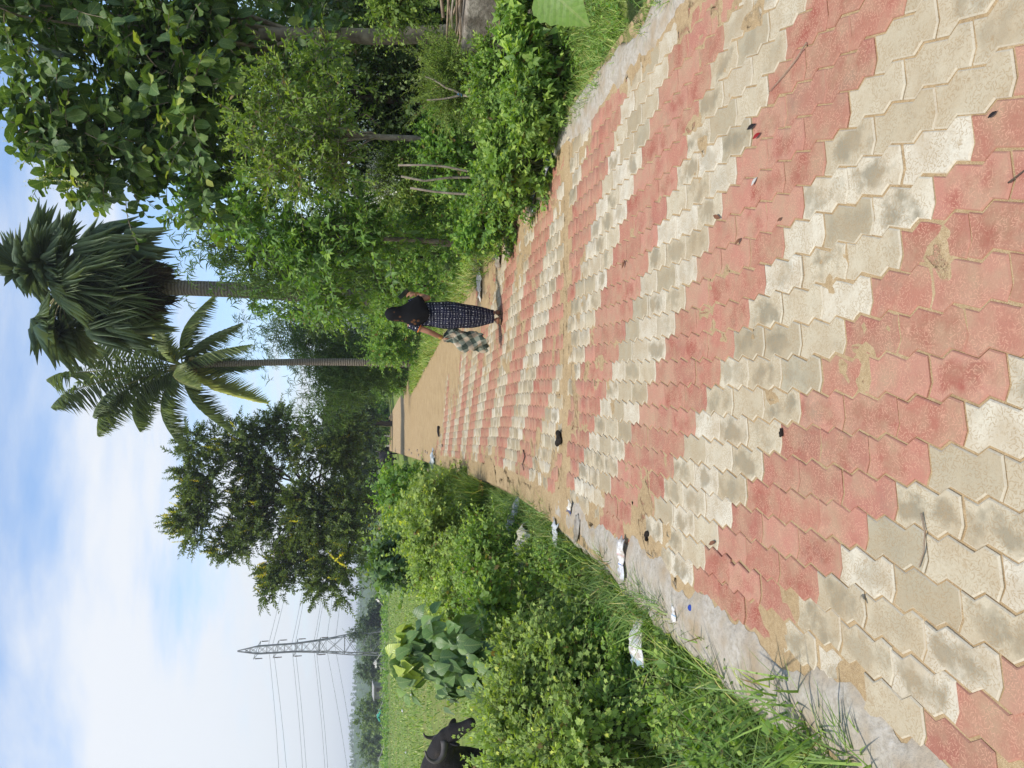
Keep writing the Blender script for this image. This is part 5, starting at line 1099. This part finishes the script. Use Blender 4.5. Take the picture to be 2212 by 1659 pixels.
# shed
sh = PT(796, 1492, 140); rt = root('shed', (sh[0], 140, -.4), 'small pale shed with sheet roof between two far round trees', 'shed'); WL = plain('shed_wall', (.30, .28, .26), (.18, .16, .15), 2, .9); MB().box((sh[0], 140, .6), (2.4, 2.0, 2.0)).build('wall', WL, rt); MB().box((sh[0], 139.9, 1.75), (2.9, 2.6, .14), Matrix.Rotation(.12, 3, 'X')).build('roof', plain('shed_roof', (.40, .39, .37), (.28, .27, .26), 2, .8), rt); MB().box((sh[0]+.5, 138.96, .4), (.7, .06, 1.5)).build('door', plain('shed_door', (.10, .08, .06), None, 3, .8), rt)

# ---- concrete wall block with firewood on it
A = PT(995, 138, 7.5); B = PT(1010, 0, 7.0); d = (B-A); d[2] = 0; d = d/np.linalg.norm(d); nrm_ = np.array((-d[1], d[0], 0)); ang_ = math.atan2(d[1], d[0])
if nrm_[1] < 0: nrm_ = -nrm_
L_ = 2.6; topz = float(A[2]); cc = A+d*L_/2+nrm_*.30; R = Matrix.Rotation(ang_, 3, 'Z')
t = NT('old_concrete'); p = t.pos(); n1 = t.noise(p, 4, 6, .65); n2 = t.noise(p, 30, 5, .7); col = t.mix(t.ramp(n1, [(.45, 0.0), (.62, .8)]), t.ramp(n2, [(.3, (.20, .17, .135)), (.7, (.40, .355, .295))]), (.10, .08, .06)); OC = t.done(t.pbr(col, .95, .1, t.bump(n2, .7, .02)))
o = MB().box((cc[0], cc[1], topz/2-.1), (L_, .60, topz+.2), R).build('concrete_block', OC, None, org=(cc[0], cc[1], 0)); bv = o.modifiers.new('b', 'BEVEL'); bv.width = .025; bv.segments = 2; tag(o, 'weathered concrete block wall under the firewood at the right', 'concrete block')
WD = plain('dry_stick', (.40, .31, .22), (.20, .145, .10), 12, .9, .1, .3); WD2 = plain('dry_stick_grey', (.34, .29, .23), (.18, .145, .11), 12, .9, .1, .3)
rt = root('firewood_pile', (cc[0], cc[1], topz), 'pile of dry sticks lying on the concrete block', 'firewood')
for k in range(42):
    l = rng.uniform(.7, 1.7); s0 = rng.uniform(-L_/2-.15, L_/2-.6); off = rng.uniform(-.27, .12); h = topz+.02+rng.uniform(0, .19)*(1-abs(off+.07)/.25*.6); p0 = cc+d*s0+nrm_*off; p0[2] = h; p1 = p0+d*l+nrm_*rng.normal(0, .07); p1[2] = h+rng.normal(0, .03); r = rng.uniform(.007, .018)
    MB().tube(limb(p0, p1, rng.normal(0, .02), 6, .07), list(np.linspace(r, r*.6, 6)), 6).build('stick', WD if k % 3 else WD2, rt, True)
# ---- bare stakes and sticks at the wood's edge
for i, (x0, y0, x1, y1, D, r, lab) in enumerate(((860, 357, 995, 368, 8.0, .013, 'bare upright stake nearest the forked trunk'), (866, 381, 990, 391, 8.0, .014, 'middle bare stake of the three on the right verge'), (886, 406, 985, 423, 7.9, .014, 'short bent stake with a pale cut top'), (882, 526, 960, 536, 10.8, .014, 'grey stake leaning below the sapling'))):
    a = PT(x0, y0, D); b_ = PT(x1, y1, D); b_[2] = float(gz(b_[0], D))-.05; P = limb(b_, a, .0, 7, .05); o = MB().tube(P, list(np.linspace(r*1.15, r*.8, 7)), 8).build('stake', WD2 if i != 1 else BK, None, True, org=b_); tag(o, lab, 'stake', 'bare stakes on the right verge')
f0 = PT(1040, 211, 7.4); f0[2] = float(gz(f0[0], 7.4)); j = PT(1000, 206, 7.4); rt = root('forked_stick', f0, 'forked grey stick with a scrap of blue string in the weeds', 'stick')
MB().tube(limb(f0, j, 0, 4, .02), [.016, .015, .014, .013], 7).build('stem', WD2, rt, True); MB().tube(limb(j, PT(918, 165, 7.4), .03, 6, .05), list(np.linspace(.013, .007, 6)), 6).build('prong', WD2, rt, True); MB().tube(limb(j, PT(922, 216, 7.45), -.06, 6, .05), list(np.linspace(.012, .007, 6)), 6).build('prong', BK, rt, True)
MB().tube([j+np.array((.016*math.cos(a), .016*math.sin(a), .004*a)) for a in np.linspace(0, 14, 30)], .003, 4).build('string', plain('blue_string', (.03, .22, .45), None, 5, .7), rt)

# ---- litter
def banded(name, stops, axis_=0, scale=1.0, rough=.45):
    t = NT(name); s = t.n('ShaderNodeSeparateXYZ'); t.l(t.obj(), s.inputs[0]); n_ = t.noise(t.obj(), 30, 3)
    v = t.math('ADD', t.math('MULTIPLY', s.outputs[axis_], scale), .5); v = t.math('ADD', v, t.math('MULTIPLY', n_, .06)); n = t.n('ShaderNodeValToRGB'); n.color_ramp.interpolation = 'CONSTANT'; e = n.color_ramp.elements
    while len(e) < len(stops): e.new(.5)
    for i, (p, c) in enumerate(stops): e[i].position = p; e[i].color = (*c, 1)
    t.l(v, n.inputs[0]); dirt = t.ramp(t.noise(t.obj(), 26, 5, .7), [(.42, 0.0), (.62, .75)]); return t.done(t.pbr(t.mix(dirt, n.outputs[0], (.30, .23, .15)), rough, .4))
WHT = (.72, .71, .69); BLU = (.05, .16, .45); RD = (.5, .06, .06)
def plastic(name, col, tr=.35, rough=.25):
    t = NT(name); b = t.pbr(t.ramp(t.noise(t.obj(), 22, 4), [(.35, tuple(c*.75 for c in col)), (.65, col)]), rough, .5); tp = t.n('ShaderNodeBsdfTransparent'); mx = t.n('ShaderNodeMixShader'); mx.inputs[0].default_value = tr; t.l(b, mx.inputs[1]); t.l(tp.outputs[0], mx.inputs[2]); return t.done(mx.outputs[0])
def at(x, y, z=.004): return G(x, y, z)
crumple('milk_packet', 'torn white milk packet with blue and red print on the left edge of the lane', 'packet', at(1347, 1206, .012), .095, .25, math.radians(92), banded('packet_print', [(0, (.62, .64, .68)), (.12, WHT), (.17, BLU), (.23, WHT), (.70, RD), (.72, WHT), (.76, RD), (.78, WHT)], 0, 9), .03, seed=2)
crumple('snack_packet', 'blue printed snack packet at the grass edge on the right', 'packet', at(1188, 352, .02), .13, .22, math.radians(62), banded('snack_print', [(0, (.08, .28, .55)), (.3, (.05, .13, .38)), (.42, (.75, .76, .78)), (.55, (.05, .13, .38)), (.75, (.25, .45, .62)), (.9, (.45, .3, .2))], 1, 4.5, .3), .035, seed=5, tilt=.15)
crumple('foil_sachet', 'crumpled silver-grey foil sachet on the right mortar edge', 'sachet', at(1153, 432, .012), .09, .20, math.radians(75), plain('foil_grey', (.42, .48, .48), (.22, .27, .27), 10, .3, .5, 0, .3), .03, seed=7)
crumple('paper_rag', 'off-white crumpled rag on the right edge beside the woman', 'rag', at(1040, 616, .012), .16, .42, math.radians(80), RAG, .05, seed=8)
crumple('paper_rag', 'small brownish-white rag at the right edge behind the foil sachet', 'rag', at(1080, 556, .012), .14, .26, math.radians(60), plain('rag_brown', (.42, .38, .30), (.16, .12, .09), 8, .8), .06, seed=12)
crumple('plastic_pouch', 'white and blue plastic pouch lying in the left grass', 'pouch', np.array(G(1405, 1385, -.08))+np.array((0, 0, .06)), .15, .26, math.radians(115), banded('pouch_print', [(0, (.3, .45, .52)), (.07, WHT), (.6, (.56, .57, .53))], 0, 5.5, .3), .06, seed=15, tilt=.2)
crumple('plastic_bag', 'dirty cream plastic bag crumpled in the left verge', 'bag', np.array(G(1158, 1185, -.08))+np.array((0, 0, .06)), .22, .46, math.radians(80), plain('bag_cream', (.62, .59, .48), (.36, .32, .24), 12, .5), .13, seed=18)
crumple('plastic_bag', 'yellow and cream plastic bag beside the cream one in the grass', 'bag', np.array(G(1148, 1238, -.10))+np.array((0, 0, .08)), .20, .22, math.radians(30), banded('bag_yellow', [(0, (.62, .46, .07)), (.55, (.62, .59, .48))], 0, 4, .5), .10, seed=21)
crumple('plastic_sheet', 'clear plastic film caught in grass stems on the left', 'plastic sheet', np.array(G(1122, 1112, -.02))+np.array((0, 0, .05)), .24, .40, math.radians(88), plastic('clear_film', (.62, .60, .55), .45), .06, seed=23, tilt=.25)
crumple('plastic_bag', 'grey-white thin bag half buried at the left mortar edge', 'bag', np.array(G(1208, 1150, -.02))+np.array((0, 0, .02)), .13, .22, math.radians(75), plain('bag_grey', (.52, .54, .56), (.34, .33, .30), 12, .4), .04, seed=26)
crumple('carton_scrap', 'torn white carton scrap with a dark blue edge by the dirt strip', 'carton', at(1233, 1096, .012), .07, .11, math.radians(70), banded('carton_print', [(0, (.03, .05, .16)), (.3, (.74, .71, .62))], 0, 12, .6), .02, seed=28)
crumple('cloth_scrap', 'ochre cloth scrap in the left grass beside the dead twig', 'cloth', np.array(G(1050, 1070, -.02))+np.array((0, 0, .05)), .24, .42, math.radians(60), plain('cloth_ochre', (.45, .29, .08), (.25, .15, .05), 12, .9), .08, seed=31)
crumple('plastic_bag', 'muddy grey bag pressed into the dirt just behind the milk packet', 'bag', at(1250, 1142, .008), .10, .20, math.radians(80), plain('bag_mud', (.36, .33, .28), (.14, .11, .08), 12, .7), .03, seed=33)
crumple('plastic_bag', 'pale blue-white bag lying in the far left sand', 'bag', at(938, 995, .02), .3, .6, math.radians(60), plain('bag_blue', (.55, .60, .64), (.36, .36, .36), 6, .5), .10, seed=35)
crumple('plastic_bag', 'whitish bag scrap in the bushes at the field edge', 'bag', np.array(G(1045, 1245, -.25))+np.array((0, 0, .3)), .2, .45, math.radians(70), plain('bag_pale', (.60, .60, .58), (.42, .40, .36), 8, .5), .12, seed=38)
crumple('sachet', 'small white and blue sachet on the left mortar beside the blue cap', 'sachet', at(1459, 1326, .005), .045, .085, math.radians(95), banded('sachet_print', [(0, WHT), (.35, (.2, .4, .6)), (.55, WHT)], 0, 20, .4), .012, seed=41)
cp_ = at(1493, 1313, .006); rt = MB(); rt.prism([(.016*math.cos(a), .016*math.sin(a)) for a in np.linspace(0, 2*math.pi, 21)[:-1]], .011, 0); o = rt.build('bottle_cap', plain('cap_blue', (.02, .05, .30), (.015, .04, .22), 8, .35, .5), None); o.location = tuple(cp_); o.rotation_euler = (.3, .2, 0); bv = o.modifiers.new('b', 'BEVEL'); bv.width = .002; tag(o, 'dark blue bottle cap on the left mortar edge', 'cap')
DG = plain('dung', (.035, .026, .018), (.012, .009, .007), 40, .8, .2, .8)
def dung(x, y, r, lab, sq=1.4):
    c = at(x, y, 0); m = MB()
    for k in range(7): m.ell((rng.normal(0, r*.35)*sq, rng.normal(0, r*.3), r*.22+rng.uniform(0, r*.25)), (r*rng.uniform(.4, .7), r*rng.uniform(.4, .7), r*.32), None, 12, 8)
    o = flesh(m, 'dung', DG, None, max(.004, r*.09), 2); o.location = tuple(c); tag(o, lab, 'dung', 'dung on the lane')
dung(1212, 950, .065, 'large black dung clump on the sandy strip across the lane'); dung(1400, 1155, .028, 'small dark brown dung lump near the white milk packet'); dung(1216, 928, .018, 'tiny dung pellet beside the large clump'); dung(1690, 936, .014, 'purplish crushed lump in the sand near the middle of the lane'); dung(1367, 1086, .011, 'brown pellet between the two dung lumps')
LF = plain('dry_leaf', (.22, .10, .05), (.09, .04, .025), 30, .7); LF2 = plain('dry_leaf_pale', (.55, .47, .33), (.40, .32, .20), 30, .7); LFR = plain('leaf_red', (.30, .02, .02), None, 30, .4); LFB = plain('leaf_black', (.025, .02, .018), None, 30, .5)
def dleaf(x, y, L, yaw, mat, lab):
    TV, TF = leafT([(0, .05), (.3, .3), (.65, .28), (1, .02)], .5, -.25); o = MB().add(TV*np.array((L*.5, L*.8, L*.8)), [tuple(f) for f in TF]).build('fallen_leaf', mat, None, True); o.location = tuple(at(x, y, .006)); o.rotation_euler = (0, 0, yaw); md = o.modifiers.new('s', 'SOLIDIFY'); md.thickness = .0012; tag(o, lab, 'leaf', 'fallen leaves on the lane')
dleaf(1642, 287, .055, .3, LFR, 'dark red curled leaf on the right half of the lane'); dleaf(1631, 268, .06, .2, LFB, 'black curled leaf just beyond the red one'); dleaf(1556, 471, .065, -.4, LF, 'brown leaf on cream blocks right of centre'); dleaf(1600, 515, .05, .6, LF, 'brown leaf nearer than its twin on a red block'); dleaf(1350, 562, .07, 1.2, LF, 'brown leaf with a stalk on red blocks, middle distance'); dleaf(1635, 383, .05, .8, plain('shell_white', (.62, .60, .54), None, 20, .6), 'whitish leaf scrap on the red band'); dleaf(1232, 296, .09, .1, LF2, 'pale yellow leaf at the right grass edge'); dleaf(1545, 1170, .06, .5, LF, 'brown bent leaf on the left red blocks'); dleaf(1688, 470, .03, .5, LF, 'tiny brown leaf on a red block near the centre right'); dleaf(1860, 1285, .05, 2.5, LF2, 'tan curled leaf on the left cream blocks'); dleaf(2152, 240, .03, .5, LFB, 'dark speck of leaf on a red block at lower right')
def stickline(name, pix, r, mat, lab, z=.006, cat='twig', group='twigs on the lane'):
    P = [at(x, y, z+r) for x, y in pix]; o = MB().tube([p for p in P], list(np.linspace(r, r*.6, len(P))), 6).build(name, mat, None, True, org=P[0]); tag(o, lab, cat, group)
stickline('twig', [(1742, 92), (1720, 128), (1695, 160), (1662, 198)], .0028, WD, 'dry straw stalk lying across red blocks at the right')
stickline('twig', [(1990, 1108), (1998, 1150), (1995, 1195), (1985, 1226)], .003, WD, 'tan bent straw on the cream blocks at lower left')
stickline('twig', [(1130, 972), (1134, 985), (1129, 1002), (1131, 1016)], .007, LFB, 'black crooked twig on the far left blocks')
stickline('twig', [(947, 922), (946, 932), (948, 942)], .035, LFB, 'dark stick lying on the far sand')
stickline('twig', [(1502, 1316), (1518, 1325), (1533, 1334)], .0025, BKD, 'thin dark twig beside the blue cap')
stickline('twig', [(2178, 395), (2197, 380), (2212, 368)], .0025, BKD, 'dark twig at the lowest right part of the lane')
tw = [G(1060, 1085, -.05), G(1058, 1110, -.05), G(1061, 1140, -.05), G(1068, 1170, -.1), G(1085, 1200, -.12)]
tag(MB().tube([q+np.array((0, 0, .22-.02*abs(i-2))) for i, q in enumerate(tw)], [.010, .012, .011, .009, .006], 6).build('dead_branch', BKD, None, True, org=tw[0]), 'thin dark dead branch arching over the left grass', 'branch')
# flat stone and broken blocks on the left mortar
def stone(x, y, sx_, sy_, h, mat, lab):
    pts = [(sx_*(1+.25*math.sin(k*2.7+x))*math.cos(a), sy_*(1+.2*math.cos(k*1.9+y))*math.sin(a)) for k, a in enumerate(np.linspace(0, 2*math.pi, 10)[:-1])]; o = MB().prism(pts, h, 0).build('stone', mat, None); o.location = tuple(at(x, y, -.012)); bv = o.modifiers.new('b', 'BEVEL'); bv.width = h*.35; tag(o, lab, 'stone', 'stones on the lane edges')
SN = plain('stone_tan', (.40, .33, .26), (.28, .22, .17), 20, .9, .1, .3)
stone(1690, 1478, .035, .028, .03, SN, 'flat tan stone on the left mortar among the tall grass'); stone(1575, 1395, .02, .014, .02, SN, 'small pebble on the left mortar edge'); stone(1105, 545, .06, .05, .06, hm, 'broken mortar lump on the right edge behind the foil sachet')

for k in range(22):
    yy_ = 9+26*rng.uniform(0, 1)**1.3; xx_ = float(bend(yy_))+rng.choice([-1.15, 1.75])+rng.normal(0, .18)
    pts = [(.02*(1+.3*math.sin(q*2.7+k))*math.cos(a), .016*(1+.3*math.cos(q*1.9+k))*math.sin(a)) for q, a in enumerate(np.linspace(0, 2*math.pi, 8)[:-1])]
    o = MB().prism(pts, .022, 0).build('pebble', SN, None); o.location = (xx_, yy_, .004); o.scale = (1+yy_*.06,)*3; bv = o.modifiers.new('b', 'BEVEL'); bv.width = .006
    tag(o, 'small tan pebble lying along the edge of the sandy lane', 'pebble', 'pebbles along the lane')
# bits of litter out in the field
for i, (x, y, s, lab) in enumerate(((868, 1410, .22, 'teal and white plastic scrap in the field beside the heart-leaved plant'), (872, 1535, .25, 'long white scrap lying in the field left of centre'), (892, 1500, .12, 'tiny white scrap in the middle of the field'), (880, 1625, .14, 'small white scrap near the left picture edge above the buffalo'), (915, 1475, .2, 'grey-white scrap in the near part of the field'))):
    c = G(x, y, -.42); crumple('litter_scrap', lab, 'litter', c+np.array((0, 0, .04)), s, s*.7, i*1.3, plain('scrap_%d' % i, (.08, .42, .45) if i == 0 else (.64, .64, .60), None, 6, .6), .12, 'scraps in the field', seed=50+i)

# ---- hazy air
hv = NT('haze_air'); pv = hv.n('ShaderNodeVolumePrincipled'); pv.inputs['Density'].default_value = .0006; pv.inputs['Color'].default_value = (.86, .91, 1, 1); pv.inputs['Anisotropy'].default_value = .2
hv.l(pv.outputs[0], hv.out.inputs['Volume'])
tag(MB().box((0, 1175, 23), (1950, 2500, 54)).build('haze', hv.m, None), 'thin bluish haze in the air', kind='stuff')
